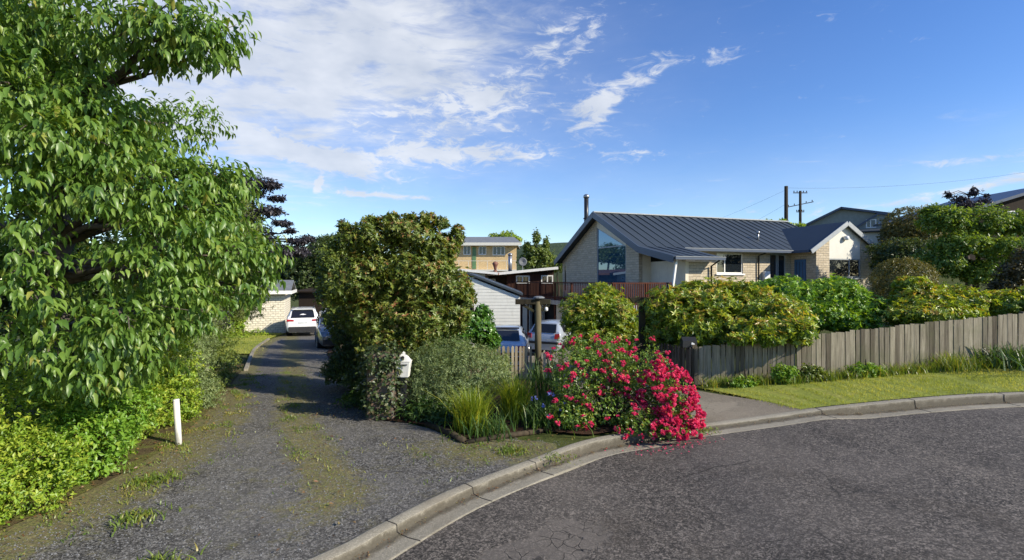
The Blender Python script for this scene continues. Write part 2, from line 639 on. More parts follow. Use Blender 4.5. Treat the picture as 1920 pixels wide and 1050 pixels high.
M_soil = ground_mat('bark_soil', [(0.3, (0.02, 0.014, 0.009)), (0.55, (0.055, 0.032, 0.02)), (0.75, (0.13, 0.065, 0.04))], 6.0, extra=(0.24, 0.11, 0.06))
M_verge = ground_mat('weedy_soil', [(0.3, (0.05, 0.04, 0.022)), (0.46, (0.10, 0.075, 0.04)), (0.55, (0.12, 0.13, 0.035)), (0.8, (0.16, 0.12, 0.065))], 3.5, extra=(0.16, 0.09, 0.05))
M_hill = ground_mat('far_hill', [(0.3, (0.03, 0.05, 0.03)), (0.7, (0.07, 0.10, 0.05))], 0.05, bscale=1.0)

M_brick = brick_mat('buff_stone', (0.57, 0.495, 0.37), (0.46, 0.39, 0.28), (0.36, 0.32, 0.25), 0.42, 0.14, 0.016)
M_wbrick = brick_mat('cream_block', (0.78, 0.74, 0.62), (0.70, 0.66, 0.54), (0.46, 0.43, 0.35), 0.30, 0.15, 0.018)
M_obrick = brick_mat('old_brick', (0.20, 0.13, 0.09), (0.13, 0.10, 0.07), (0.16, 0.15, 0.12), 0.23, 0.085, 0.012)
M_roof = plain('roof_steel', (0.034, 0.043, 0.050), 0.5, 0.0, 0.5, 0.08, 1.0)
M_fascia = plain('fascia_blue_grey', (0.045, 0.065, 0.105), 0.45, 0, 0.5, 0.08)
M_trim = plain('trim_grey', (0.30, 0.32, 0.33), 0.5)
M_cream = plain('cream_render', (0.66, 0.59, 0.46), 0.8, var=0.06, dirt=0.15)
M_white = plain('white_paint', (0.74, 0.73, 0.69), 0.5, var=0.05, dirt=0.12)
M_offw = plain('off_white_panel', (0.62, 0.60, 0.53), 0.7, var=0.05)
M_worn = plain('worn_white_paint', (0.66, 0.65, 0.60), 0.6, var=0.12, scale=8.0, dirt=0.7)
M_board = plain('white_boards', (0.66, 0.65, 0.59), 0.6, var=0.05, dirt=0.12)
M_door = plain('blue_door', (0.055, 0.14, 0.27), 0.45)
M_glass = glass('window_glass')
M_bigglass = glass('gable_glass', (0.012, 0.05, 0.10), 0.02, 2.3)  # blue of the sky reflection is put into glass colour and specular tint
for nd_ in M_bigglass.node_tree.nodes:
    if nd_.type == 'BSDF_PRINCIPLED':
        nd_.inputs['Specular Tint'].default_value = (0.42, 0.68, 1.0, 1)
M_deck = wood_mat('stained_deck', (0.11, 0.038, 0.024), (0.25, 0.09, 0.055), 0, 6)
M_fence = wood_mat('grey_boards', (0.12, 0.102, 0.075), (0.345, 0.31, 0.245), 0.34, 11)
M_picket = wood_mat('old_pickets', (0.30, 0.25, 0.165), (0.56, 0.48, 0.34), 0.1, 9)
M_darkpick = wood_mat('brown_pickets', (0.07, 0.052, 0.042), (0.20, 0.155, 0.12), 0.1, 9)
M_post = wood_mat('post_timber', (0.17, 0.15, 0.09), (0.36, 0.32, 0.21), 0.3, 5)
M_dpost = wood_mat('dark_post_timber', (0.035, 0.032, 0.022), (0.10, 0.088, 0.06), 0.3, 5)
M_log = wood_mat('edging_timber', (0.04, 0.032, 0.025), (0.19, 0.15, 0.11), 0.1, 5)
M_brown = wood_mat('brown_cladding', (0.10, 0.045, 0.033), (0.18, 0.085, 0.06), 0, 4)
M_dbrown = wood_mat('dark_cladding', (0.045, 0.035, 0.03), (0.09, 0.07, 0.055), 0, 4)
M_yellow = brick_mat('yellow_brick', (0.66, 0.49, 0.26), (0.60, 0.44, 0.23), (0.55, 0.44, 0.27), 0.5, 0.2, 0.01)
M_tan = plain('tan_wall', (0.34, 0.26, 0.14), 0.8)
M_grn = plain('green_paint', (0.10, 0.20, 0.09), 0.5)
M_greyroof = plain('grey_tiles', (0.15, 0.16, 0.17), 0.7, var=0.2)
M_greywall = plain('grey_green_wall', (0.24, 0.255, 0.225), 0.8)
M_rust = plain('rusty_roof', (0.20, 0.09, 0.06), 0.7, var=0.25)
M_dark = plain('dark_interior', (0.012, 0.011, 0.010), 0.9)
M_black = plain('black_metal', (0.018, 0.018, 0.02), 0.4)
M_steel = plain('flue_steel', (0.35, 0.36, 0.37), 0.35, 0.8)
M_plastic = plain('white_plastic', (0.72, 0.73, 0.73), 0.4)
M_pole = wood_mat('pole_timber', (0.05, 0.045, 0.035), (0.11, 0.095, 0.075), 0, 5)
M_carw = plain('car_white', (0.78, 0.78, 0.77), 0.22, 0, 0.5, 0.02, coat=0.8)
M_cars = plain('car_silver', (0.44, 0.48, 0.52), 0.28, 0.35, 0.5, 0.03, coat=0.8)
M_carg = plain('car_grey', (0.20, 0.205, 0.21), 0.28, 0.4, 0.5, 0.03, coat=0.8)
M_cglass = glass('car_glass', (0.012, 0.013, 0.015), 0.03, 1.6)
M_trimb = plain('car_black_trim', (0.022, 0.022, 0.024), 0.5)
M_tail = plain('tail_lens', (0.36, 0.015, 0.02), 0.15, coat=1.0)
M_lens = plain('clear_lens', (0.55, 0.56, 0.58), 0.1, coat=1.0)
M_tyre = plain('tyre_rubber', (0.016, 0.016, 0.017), 0.8)
M_rim = plain('alloy', (0.40, 0.41, 0.42), 0.35, 0.8)
M_plate = plain('plate_white', (0.55, 0.57, 0.58), 0.4)
M_bark = bark('bark_grey', (0.045, 0.036, 0.028), (0.14, 0.115, 0.09))
M_barkb = bark('bark_brown', (0.03, 0.02, 0.014), (0.085, 0.06, 0.042))

L_cherry = leaf_mat('cherry_leaf', [(0.0, (0.060, 0.132, 0.024)), (0.5, (0.121, 0.217, 0.037)), (0.85, (0.212, 0.310, 0.060)), (1.0, (0.343, 0.295, 0.066))], 0.36, 0.40)
L_lime = leaf_mat('privet_leaf', [(0.0, (0.11, 0.20, 0.02)), (0.5, (0.24, 0.36, 0.035)), (1.0, (0.46, 0.48, 0.07))], 0.36)
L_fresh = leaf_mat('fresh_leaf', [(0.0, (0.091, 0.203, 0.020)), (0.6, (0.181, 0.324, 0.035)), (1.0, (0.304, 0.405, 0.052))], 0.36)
L_wisp = leaf_mat('feathery_leaf', [(0.0, (0.086, 0.143, 0.025)), (0.6, (0.165, 0.227, 0.044)), (1.0, (0.257, 0.286, 0.066))], 0.35)
L_copper = leaf_mat('copper_leaf', [(0.0, (0.022, 0.021, 0.026)), (0.6, (0.048, 0.044, 0.052)), (1.0, (0.09, 0.075, 0.08))], 0.2, tcol=(1.2, 1.0, 1.0))
L_mag = leaf_mat('magnolia_leaf', [(0.0, (0.052, 0.085, 0.015)), (0.5, (0.12, 0.17, 0.028)), (0.80, (0.20, 0.22, 0.042)), (0.92, (0.26, 0.16, 0.05)), (1.0, (0.29, 0.12, 0.05))], 0.24, 0.40, 0.4)
L_cam = leaf_mat('camellia_leaf', [(0.0, (0.035, 0.098, 0.014)), (0.6, (0.078, 0.182, 0.022)), (1.0, (0.158, 0.286, 0.033))], 0.25, 0.25, 0.6)
L_greyg = leaf_mat('grey_green_leaf', [(0.0, (0.110, 0.160, 0.061)), (0.6, (0.209, 0.280, 0.105)), (1.0, (0.374, 0.420, 0.188))], 0.25)
L_rhodo = leaf_mat('rhododendron_leaf', [(0.0, (0.055, 0.115, 0.014)), (0.45, (0.125, 0.205, 0.022)), (0.72, (0.25, 0.33, 0.035)), (0.93, (0.40, 0.44, 0.055)), (1.0, (0.38, 0.27, 0.06))], 0.32, 0.36, 0.45)
L_rhodg = leaf_mat('green_rhododendron_leaf', [(0.0, (0.050, 0.12, 0.014)), (0.5, (0.11, 0.23, 0.022)), (0.85, (0.21, 0.37, 0.035)), (1.0, (0.32, 0.42, 0.05))], 0.32, 0.36, 0.45)
L_dark = leaf_mat('dark_leaf', [(0.0, (0.028, 0.050, 0.014)), (0.6, (0.062, 0.095, 0.024)), (1.0, (0.11, 0.145, 0.04))], 0.25)
L_tree = leaf_mat('tree_leaf', [(0.0, (0.062, 0.104, 0.020)), (0.6, (0.146, 0.200, 0.038)), (1.0, (0.270, 0.304, 0.061))], 0.3)
L_darkg = leaf_mat('shade_leaf', [(0.0, (0.030, 0.055, 0.013)), (0.6, (0.065, 0.105, 0.022)), (1.0, (0.12, 0.16, 0.035))], 0.25)  # dark green that also carries the shade low on the magnolia
L_maple = leaf_mat('maple_leaf', [(0.0, (0.065, 0.13, 0.022)), (0.6, (0.145, 0.23, 0.036)), (1.0, (0.26, 0.33, 0.06))], 0.34)
L_dome = leaf_mat('dome_leaf', [(0.0, (0.075, 0.085, 0.025)), (0.6, (0.15, 0.145, 0.04)), (1.0, (0.22, 0.17, 0.06))], 0.25)
L_olive = leaf_mat('olive_leaf', [(0.0, (0.043, 0.047, 0.015)), (0.6, (0.094, 0.081, 0.028)), (1.0, (0.172, 0.111, 0.049))], 0.22)
L_rose = leaf_mat('rose_leaf', [(0.0, (0.058, 0.120, 0.019)), (0.55, (0.144, 0.240, 0.034)), (0.88, (0.288, 0.352, 0.054)), (1.0, (0.499, 0.160, 0.054))], 0.28, 0.35)
L_petal = leaf_mat('rose_petal', [(0.0, (0.55, 0.018, 0.085)), (0.5, (0.76, 0.05, 0.17)), (0.85, (0.82, 0.13, 0.27)), (1.0, (0.75, 0.09, 0.06))], 0.35, 0.55, 0.3, tcol=(1.2, 0.9, 0.9))
L_blade = leaf_mat('strap_leaf', [(0.0, (0.089, 0.161, 0.014)), (0.5, (0.202, 0.276, 0.021)), (1.0, (0.405, 0.391, 0.044))], 0.35)
L_bladeg = leaf_mat('green_strap_leaf', [(0.0, (0.028, 0.070, 0.015)), (0.6, (0.066, 0.130, 0.025)), (1.0, (0.132, 0.190, 0.051))], 0.3)
L_grass = leaf_mat('grass_blade', [(0.0, (0.17, 0.22, 0.03)), (0.5, (0.31, 0.345, 0.05)), (1.0, (0.44, 0.42, 0.11))], 0.38, 0.5, 0.3)
L_weed = leaf_mat('weed_leaf', [(0.0, (0.079, 0.144, 0.020)), (0.6, (0.172, 0.240, 0.031)), (1.0, (0.317, 0.264, 0.061))], 0.35)
L_blue = leaf_mat('blue_petal', [(0.0, (0.140, 0.170, 0.550)), (1.0, (0.260, 0.300, 0.720))], 0.3, tcol=(1, 1, 1))
L_ivy = leaf_mat('ivy_leaf', [(0.0, (0.02, 0.04, 0.012)), (0.6, (0.05, 0.075, 0.022)), (0.9, (0.09, 0.10, 0.035)), (1.0, (0.12, 0.08, 0.045))], 0.15)

# ------------------------------------------------------------------ foliage
def unit(a):
    return a / np.maximum(np.linalg.norm(a, axis=1, keepdims=True), 1e-9)


LEAF8 = [(0, 0, 0), (0.34, -0.5, 0.10), (0.36, 0, 0.0), (0.34, 0.5, 0.10), (0.70, -0.36, 0.0), (0.72, 0, -0.08), (0.70, 0.36, 0.0), (1.0, 0, -0.24)]
LEAF8_F = ([(0, 2, 1), (0, 3, 2), (4, 5, 7), (5, 6, 7)], [(1, 2, 5, 4), (2, 3, 6, 5)])
LEAF4 = [(0, 0, 0), (0.48, -0.5, 0.10), (1.0, 0, -0.10), (0.48, 0.5, 0.10)]
LEAF4_F = ([(0, 2, 1), (0, 3, 2)], [])


def leaves(name, P, D, U, L, Wd, m, val, parent=None, off=None, big=False):
    """one mesh of leaves: base points P, directions D, rough up vectors U, lengths, widths, tone values"""
    T, (F3, F4) = (LEAF8, LEAF8_F) if big else (LEAF4, LEAF4_F)
    n = len(P)
    D = unit(D)
    R = unit(np.cross(D, U) + 1e-6)
    N = np.cross(R, D)
    T = np.array(T)
    k = len(T)
    L = np.broadcast_to(L, n)[:, None, None]
    Wd = np.broadcast_to(Wd, n)[:, None, None]
    V = (P[:, None, :] + D[:, None, :] * (T[None, :, 0:1] * L) + R[:, None, :] * (T[None, :, 1:2] * Wd)
         + N[:, None, :] * (T[None, :, 2:3] * L))
    base = (np.arange(n) * k)[:, None, None]
    F = []
    if F3:
        F.append((np.array(F3)[None] + base).reshape(-1, 3))
    if F4:
        F.append((np.array(F4)[None] + base).reshape(-1, 4))
    return np_mesh(name, V.reshape(-1, 3), F, m, parent, np.repeat(val, k), off, smooth=big)


def pad_points(pads, n, inner=0.5, lump=0.22, up_cut=None, seed=0):
    """points through the outer part of lumpy ellipsoids; pads = (centre, (rx, ry, rz)); returns P and outward normals"""
    r = np.random.default_rng(seed)
    area = np.array([(q[1][0] * q[1][1]) ** .8 + (q[1][0] * q[1][2]) ** .8 + (q[1][1] * q[1][2]) ** .8 for q in pads])
    share = np.maximum((area / area.sum() * n).astype(int), 8)
    PP, NN = [], []
    for (c, rad), k in zip(pads, share):
        d = unit(r.normal(size=(k, 3)))
        f1, f2 = r.normal(size=(3, 3)) * 3.2, r.normal(size=(3, 3)) * 6.5
        p1, p2 = r.uniform(0, 6.28, 3), r.uniform(0, 6.28, 3)
        bumpy = np.sin(d @ f1 + p1).sum(1) * 0.5 + np.sin(d @ f2 + p2).sum(1) * 0.35
        s = inner + (1 - inner) * r.uniform(0, 1, k) ** 0.6
        s = s * (1 + lump * bumpy * 0.6)
        rr = np.array(rad)
        sh = r.uniform(0, 1, k) < 0.05
        s = np.where(sh, s + r.uniform(0, .28, k), s)
        PP.append(np.array(c) + d * rr * s[:, None])
        NN.append(unit(d / rr))
    return np.concatenate(PP), np.concatenate(NN)


def keep_above(P, N, dz=0.02):
    g = zf(P[:, 0], P[:, 1]) + dz
    k = P[:, 2] > g
    return P[k], N[k]


def foliage(name, pads, n, k, L, Wd, m, parent, off, mode='spray', droop=0.3, seed=0, inner=0.5, lump=0.22,
            big=False, tipbias=0.0, spread=0.9, ground=True, lo=0.7, hi=1.25):
    """n twig tips with k leaves each"""
    r = np.random.default_rng(seed + 100)
    P, N = pad_points(pads, n, inner, lump, seed=seed)
    if ground:
        P, N = keep_above(P, N)
    n = len(P)
    up = np.array([0, 0, 1.0])
    axis = unit(N * 0.8 + up * 0.35 + r.normal(size=(n, 3)) * 0.45)
    a = np.repeat(axis, k, 0)
    p = np.repeat(P, k, 0)
    nn = n * k
    ref = unit(np.cross(a, r.normal(size=(nn, 3))))
    if mode == 'whorl':
        ang = np.tile(np.arange(k) * 2.4, n) + np.repeat(r.uniform(0, 6.28, n), k)
        e1 = unit(np.cross(a, np.array([0.3, 0.2, 0.9]) + 0 * a))
        e2 = np.cross(a, e1)
        rad = e1 * np.cos(ang)[:, None] + e2 * np.sin(ang)[:, None]
        tilt = r.uniform(0.15, 0.75, nn)[:, None]
        D = unit(rad + a * tilt - up * droop * r.uniform(0, 1, nn)[:, None])
        U = a
    else:
        D = unit(a * 0.6 + ref * spread - up * droop + r.normal(size=(nn, 3)) * 0.25)
        U = unit(up * 0.8 + np.repeat(N, k, 0) * 0.7 + r.normal(size=(nn, 3)) * 0.35)
        p = p + ref * (L * 0.35) * r.uniform(-1, 1, nn)[:, None] + a * (L * 1.2) * r.uniform(-1, 0.3, nn)[:, None]
    sc = r.uniform(lo, hi, nn)
    val = np.clip(np.repeat(r.uniform(0, 1, n) * 0.6, k) + r.uniform(0, 0.4, nn) + tipbias * np.repeat((N[:, 2] > 0.25) * r.uniform(0, 1, n), k), 0, 1)
    return leaves(name, p, D, U, L * sc, Wd * sc, m, val, parent, off, big)


def limb_path(a, b, sag=0.0, n=6, wob=0.05, r=random):
    a, b = Vector(a), Vector(b)
    ln = (b - a).length
    pts = []
    for i in range(n + 1):
        t = i / n
        p = a.lerp(b, t)
        p.z += sag * math.sin(math.pi * t)
        if 0 < i < n:
            p += Vector((r.uniform(-1, 1), r.uniform(-1, 1), r.uniform(-1, 1))) * wob * ln
        pts.append(p)
    return pts


def tree(name, label, cat, base, top, pads, n, k, L, Wd, lm, bm=None, trunk_r=0.14, seed=1, group=None, fol='crown', twigs=True, **kw):
    """a thing with trunk (limbs reach into every pad) and crown"""
    base = Vector(base)
    root = empty(name, base, label, cat, group=group)
    rr = random.Random(seed)
    mb = MB()
    top = Vector(top)
    path = limb_path(base - Vector((0, 0, 0.15)), top, 0, 6, 0.025, rr)
    rads = [trunk_r * (1 - 0.75 * i / 6) for i in range(7)]
    mb.tube(path, rads, 8)
    if twigs:
        for (c, rad) in pads:
            c = Vector(c)
            i = min(range(1, 7), key=lambda j: (path[j] - c).length + 0.7 * abs(path[j].z - c.z + 0.4 * rad[0]))
            q = limb_path(path[i], c, 0.1, 4, 0.05, rr)
            r0 = min(rads[i] * 0.7, trunk_r * 0.5)
            mb.tube(q, [r0 * (1 - 0.17 * j) for j in range(5)], 6)
            for _ in range(5):
                d = Vector((rr.uniform(-1, 1) * rad[0], rr.uniform(-1, 1) * rad[1], rr.uniform(-0.6, 1) * rad[2])) * 0.8
                mb.tube(limb_path(q[3], c + d, 0, 3, 0.06, rr), [r0 * 0.4, r0 * 0.3, r0 * 0.2, r0 * 0.1], 5)
    mb.build('trunk' if trunk_r > 0.05 else 'stem', bm or M_bark, root, True, base)
    foliage(fol, pads, n, k, L, Wd, lm, root, base, seed=seed, **kw)
    return root


def blades(name, C, hgt, wid, m, parent, off, n, spread, lean=0.6, seed=0, curl=0.7):
    """strap leaves arching out of points C"""
    r = np.random.default_rng(seed)
    C = np.asarray(C)
    idx = r.integers(0, len(C), n)
    b = C[idx] + np.c_[r.normal(size=(n, 2)) * spread, np.zeros(n)]
    ang = r.uniform(0, 6.28, n)
    ln = r.uniform(0.05, lean, n)
    dirn = np.c_[np.cos(ang), np.sin(ang), np.zeros(n)]
    h = hgt * r.uniform(0.55, 1.08, n)
    side = np.c_[-np.sin(ang), np.cos(ang), np.zeros(n)]
    tl = r.normal(size=(n, 1)) * 0.5
    side = unit(side + dirn * tl)
    V = []
    for i, t in enumerate((0, 0.35, 0.7, 1.0)):
        x = (ln * h * (t ** 1.6) * (1 + curl * t))
        z = h * (t - 0.32 * curl * ln * t ** 3)
        c = b + dirn * x[:, None] + np.c_[0 * z, 0 * z, z]
        wv = wid * (1 - 0.92 * t ** 1.8) * 0.5
        V += [c - side * wv, c + side * wv]
    V = np.stack(V, 1).reshape(-1, 3)
    base = (np.arange(n) * 8)[:, None, None]
    F = (np.array([(0, 1, 3, 2), (2, 3, 5, 4), (4, 5, 7, 6)])[None] + base).reshape(-1, 4)
    val = np.repeat(np.clip(r.normal(0.5, 0.25, n), 0, 1), 8)
    return np_mesh(name, V, [F], m, parent, val, off, True)


# ------------------------------------------------------------------ the setting: ground, road, kerb, driveways
KERB = [(-40, -20), (-12, -3.2), (-6, 0.9), (-3.1, 3.3), (-1.76, 4.57), (-1.42, 5.05), (-.75, 6.0), (.22, 6.98), (1.06, 7.75), (1.85, 8.08), (3.2, 8.33),
        (4.17, 8.52), (5.18, 8.75), (6.1, 8.86), (6.9, 8.92), (7.8, 8.93), (8.82, 8.82), (12, 8.3), (20, 6.2), (70, -10)]


def resample(pts, step=None, n=None):
    p = np.array(pts, float)
    # Catmull-Rom through the points
    q = np.vstack([2 * p[0] - p[1], p, 2 * p[-1] - p[-2]])
    out_ = []
    for i in range(1, len(q) - 2):
        m_ = max(2, int(np.linalg.norm(q[i + 1] - q[i]) / (step or 0.3)))
        for t in np.linspace(0, 1, m_, endpoint=False):
            t2, t3 = t * t, t * t * t
            out_.append(0.5 * ((2 * q[i]) + (-q[i - 1] + q[i + 1]) * t + (2 * q[i - 1] - 5 * q[i] + 4 * q[i + 1] - q[i + 2]) * t2
                               + (-q[i - 1] + 3 * q[i] - 3 * q[i + 1] + q[i + 2]) * t3))
    out_.append(q[-2])
    out_ = np.array(out_)
    if n:
        s = np.r_[0, np.cumsum(np.linalg.norm(np.diff(out_, axis=0), axis=1))]
        u = np.linspace(0, s[-1], n)
        out_ = np.c_[np.interp(u, s, out_[:, 0]), np.interp(u, s, out_[:, 1])]
    return out_


def strip(name, A, B, cross, m, dz, zfun=zf, attrs=None, kind='structure', smooth=True, pw=1.0):
    """sheet between two matched lines A and B, cross cells across, draped over the land"""
    A, B = np.asarray(A), np.asarray(B)
    t = np.linspace(0, 1, cross + 1) ** pw
    G = A[:, None, :] * (1 - t)[None, :, None] + B[:, None, :] * t[None, :, None]
    zz = zfun(G[..., 0], G[..., 1]) + dz
    V = np.concatenate([G, zz[..., None]], -1).reshape(-1, 3)
    n, k = len(A), cross + 1
    i = np.arange(n - 1)[:, None] * k + np.arange(k - 1)[None]
    F = np.stack([i, i + 1, i + k + 1, i + k], -1).reshape(-1, 4)
    # make it face up
    a, b, c = V[F[0, 0]], V[F[0, 1]], V[F[0, 2]]
    if np.cross(b - a, c - a)[2] < 0:
        F = F[:, ::-1]
    o = np_mesh(name, V, [F], m, smooth=smooth)
    if kind:
        o['kind'] = kind
    if attrs is not None:
        a_ = o.data.attributes.new('wd', 'FLOAT', 'POINT')
        a_.data.foreach_set('value', np.asarray(attrs(V[:, 0], V[:, 1], np.tile(t, n), np.repeat(np.linspace(0, 1, n), k)), np.float32))
    return o


kl = resample(KERB, 0.25)
tan = np.gradient(kl, axis=0)
tan = unit(tan)
nrm = np.c_[-tan[:, 1], tan[:, 0]]          # points to the land side
def road_drop(x):
    """how far the road lies under the land: full kerb, lower at the gravel drive, nearly flush at the concrete crossing"""
    x = np.asarray(x, float)
    a = 1 - 0.80 * sst(x, 2.1, 2.9) * (1 - sst(x, 4.9, 5.9))
    b = 1 - 0.42 * (1 - sst(x, 0.1, 1.1))
    return 0.098 * a * b


def road_z(x, y):
    return zf(x, y) - road_drop(x)


# land: fan from the kerb line to the far horizon
far = kl + nrm * 1.0
ctr = np.array([2.0, 3.0])
dirs = unit(kl - ctr + nrm * 6.0)
lines = []
ts = np.r_[0, 0.3, np.linspace(0.6, 40, 130), np.geomspace(42, 900, 24)]
GX = kl[:, None, :] + nrm[:, None, :] * np.minimum(ts, 0.6)[None, :, None] + dirs[:, None, :] * np.maximum(ts - 0.6, 0)[None, :, None]
zz = zf(GX[..., 0], GX[..., 1])
V = np.concatenate([GX, zz[..., None]], -1)
n_, k_ = V.shape[:2]
ii = np.arange(n_ - 1)[:, None] * k_ + np.arange(k_ - 1)[None]
F = np.stack([ii, ii + k_, ii + k_ + 1, ii + 1], -1).reshape(-1, 4)
np_mesh('ground', V.reshape(-1, 3), [F], M_ground, smooth=True)['kind'] = 'structure'

# road: from the channel to behind the camera
rd_in = kl - nrm * 0.56
rd_out = rd_in - nrm * 22 + np.array([0, -3])
rd_out[:, 1] = np.minimum(rd_out[:, 1], rd_in[:, 1] - 6)
strip('road', kl - nrm * 0.44, np.c_[kl[:, 0] * 1.15 + 6, np.minimum(kl[:, 1] - 14, -9)], 60, M_road, 0.0, road_z, pw=1.5)

# kerb and channel, one cast run with joints; section: (distance towards the road from the back edge, height over the road)
kk = kl
kn = nrm
# section: (distance from the back edge, height, measured from the land (1) or the road (0), dirt)
sec = [(-0.012, -0.25, 1, 0), (-0.012, 0.026, 1, .25), (0.008, 0.030, 1, .1), (0.138, 0.028, 1, 0), (0.146, 0.022, 1, .55), (0.158, 0.012, 0, 1.0), (0.20, 0.004, 0, 1.0), (0.25, 0.0, 0, .6),
       (0.31, 0.001, 0, .2), (0.45, 0.012, 0, .1), (0.475, 0.012, 0, .35), (0.485, -0.2, 0, .5)]
pts = []
dirtv = []
for (d, h, f, dv) in sec:
    xy = kk - kn * d
    z = zf(kk[:, 0], kk[:, 1]) + h - (0 if f else 1) * road_drop(kk[:, 0])
    pts.append(np.c_[xy, z])
    dirtv.append(np.full(len(kk), dv))
K = np.stack(pts, 1)
n_, k_ = K.shape[:2]
ii = np.arange(n_ - 1)[:, None] * k_ + np.arange(k_ - 1)[None]
F = np.stack([ii, ii + 1, ii + k_ + 1, ii + k_], -1).reshape(-1, 4)
ko = np_mesh('kerb', K.reshape(-1, 3), [F[:, ::-1]], M_kerb)
ko['kind'] = 'structure'
a_ = ko.data.attributes.new('wd', 'FLOAT', 'POINT')
a_.data.foreach_set('value', np.stack(dirtv, 1).ravel().astype(np.float32))
# open joints in the kerb filled with dirt
arc = np.r_[0, np.cumsum(np.linalg.norm(np.diff(kk, axis=0), axis=1))]
jm = MB()
for (jx) in (-1.33, -0.62, 0.33, 3.05, 5.25, 6.9, 8.4):
    i = int(np.argmin(abs(kk[:, 0] - jx) + 10 * (kk[:, 1] < 3)))
    prof = [Vector(K[i, j]) for j in range(1, 11)]
    tv = Vector((tan[i, 0], tan[i, 1], 0))
    sk = random.uniform(-.06, .06)
    for a, b in zip(prof[:-1], prof[1:]):
        jm.bar(a + tv * (random.uniform(-.006, .006) + sk * (a - prof[0]).length), b + tv * (random.uniform(-.006, .006) + sk * (b - prof[0]).length), 0.011, 0.006)
jm.build('kerb_joint_dirt', M_dark)['kind'] = 'structure'

# gravel drive
DL = resample([(-5.2, 2.05), (-4.55, 4.3), (-4.35, 6.0), (-4.75, 7.6), (-5.6, 9.6), (-6.6, 12), (-8.5, 16.5), (-11.2, 22.5), (-13.2, 28), (-14.6, 34), (-16.5, 42)], n=120)
DR = resample([(-1.70, 4.75), (-0.72, 6.1), (0.9, 7.7), (-0.6, 8.0), (-2.3, 9.2), (-3.4, 11.5), (-5.2, 16.0), (-7.2, 21), (-9.0, 28), (-11.0, 34), (-13.5, 42)], n=120)
DL2 = resample([(-6.6, 0.7), (-5.9, 2.2), (-5.3, 4.0), (-5.0, 5.6), (-5.1, 7.4), (-5.75, 9.6), (-6.7, 12), (-8.6, 16.5), (-11.2, 22.5), (-13.2, 28), (-14.6, 34), (-16.5, 42)], n=150)
_ke = [tuple(p) for p, q in zip(kl, nrm) if -3.2 < p[0] < 1.0 and p[1] > 0]
DR2 = resample(_ke[::2] + [(0.6, 7.75), (-0.75, 8.2), (-2.2, 9.3), (-3.4, 11.5), (-5.2, 16.0), (-7.2, 21), (-9.0, 28), (-11.0, 34), (-13.5, 42)], n=150)


def crown_x(y):
    return -2.0 - 0.58 * np.clip(y - 5.9, 0, 3.1) - 0.435 * np.maximum(y - 9.0, 0)


def weeds_mask(x, y, t, s):
    # a crown of weeds between the wheel tracks, weedy left edge, moss by the bed
    ctr_ = crown_x(y)
    c = np.exp(-((x - ctr_) / 0.44) ** 2) * sst(y, 4.6, 6.0) * 1.25
    l = np.exp(-(np.maximum(x - np.interp(y, DL2[:, 1], DL2[:, 0]) - 0.25, 0) / (0.62 * (1 - 0.6 * sst(y, 9, 13)))) ** 2) * 1.35
    bed = np.exp(-(((x + 0.1) / 1.3) ** 2 + ((y - 7.5) / 0.75) ** 2)) * 1.25
    e = np.exp(-((1 - t) / 0.07) ** 2) * 0.55 * sst(y, 9, 10)
    return np.clip(np.maximum.reduce([c, l, bed, e]) - 0.18, 0, 1.2)


strip('driveway', DL2, DR2, 60, M_gravel, 0.022, attrs=weeds_mask)
# weedy soil strip left of the drive, lawn by the cream garage, garden beds
def offl(L_, d):
    t_ = unit(np.gradient(L_, axis=0))
    return L_ + np.c_[-t_[:, 1], t_[:, 0]] * d


half = DL2[:int(150 * 0.40)]
strip('verge_soil', half + np.array([0.02, 0]), half + np.array([-1.6, 0.2]), 12, M_verge, 0.034)
bl = resample([(-10.2, 20.0), (-11.5, 23), (-13.4, 28), (-14.9, 33.2)], n=24)
strip('lawn', bl + np.array([0.1, 0]), bl + np.array([-9, 0.5]), 14, M_lawn, 0.05)
edgem = MB()
el_ = resample([(-7.9, 15.2), (-10.15, 20.0), (-11.45, 23), (-13.3, 28)], n=20)
for a, b in zip(el_[:-1], el_[1:]):
    edgem.bar((a[0], a[1], Z(*a) + 0.03), (b[0], b[1], Z(*b) + 0.03), 0.11, 0.12)
edgem.build('lawn_kerb', M_kerb)['kind'] = 'structure'
b1 = resample([(-2.4, 9.1), (-1.29, 8.62), (-0.73, 7.78), (0.45, 8.3), (1.2, 8.0), (1.9, 8.3)], n=30)
b2 = resample([(-5.0, 15.0), (-3.2, 14.5), (-1.0, 13.8), (0.2, 13.6), (0.7, 13.4), (0.8, 13.2)], n=30)
strip('garden_soil', b1, b2, 20, M_soil, 0.04)
b3 = DR2[int(150 * 0.34):int(150 * 0.66)]
strip('bark_mulch', b3 + np.array([-0.35, 0]), b3 + np.array([2.2, 1.0]), 14, M_soil, 0.055)

# concrete crossing and private drive
CL = resample([(1.7, 7.93), (1.75, 9.0), (1.45, 11.0), (1.0, 14.0), (-1.2, 18), (-2.8, 26)], n=60)
CR = resample([(5.25, 8.66), (4.2, 10.2), (3.75, 11.4), (3.1, 14.0), (2.6, 18), (3.4, 26)], n=60)
strip('concrete_path', CL, CR, 24, M_conc, 0.026)
# grass verge in front of the board fence
VA = np.array([p + n * 0.03 for p, n in zip(kl, nrm) if p[0] > 4.7 and p[0] < 30])
VB = np.c_[VA[:, 0] + 0.2 - 1.2 * (1 - sst(VA[:, 0], 4.7, 6.2)), np.full(len(VA), 11.35) - 0.02 * VA[:, 0]]
strip('verge', VA, VB, 20, M_lawn, 0.03)
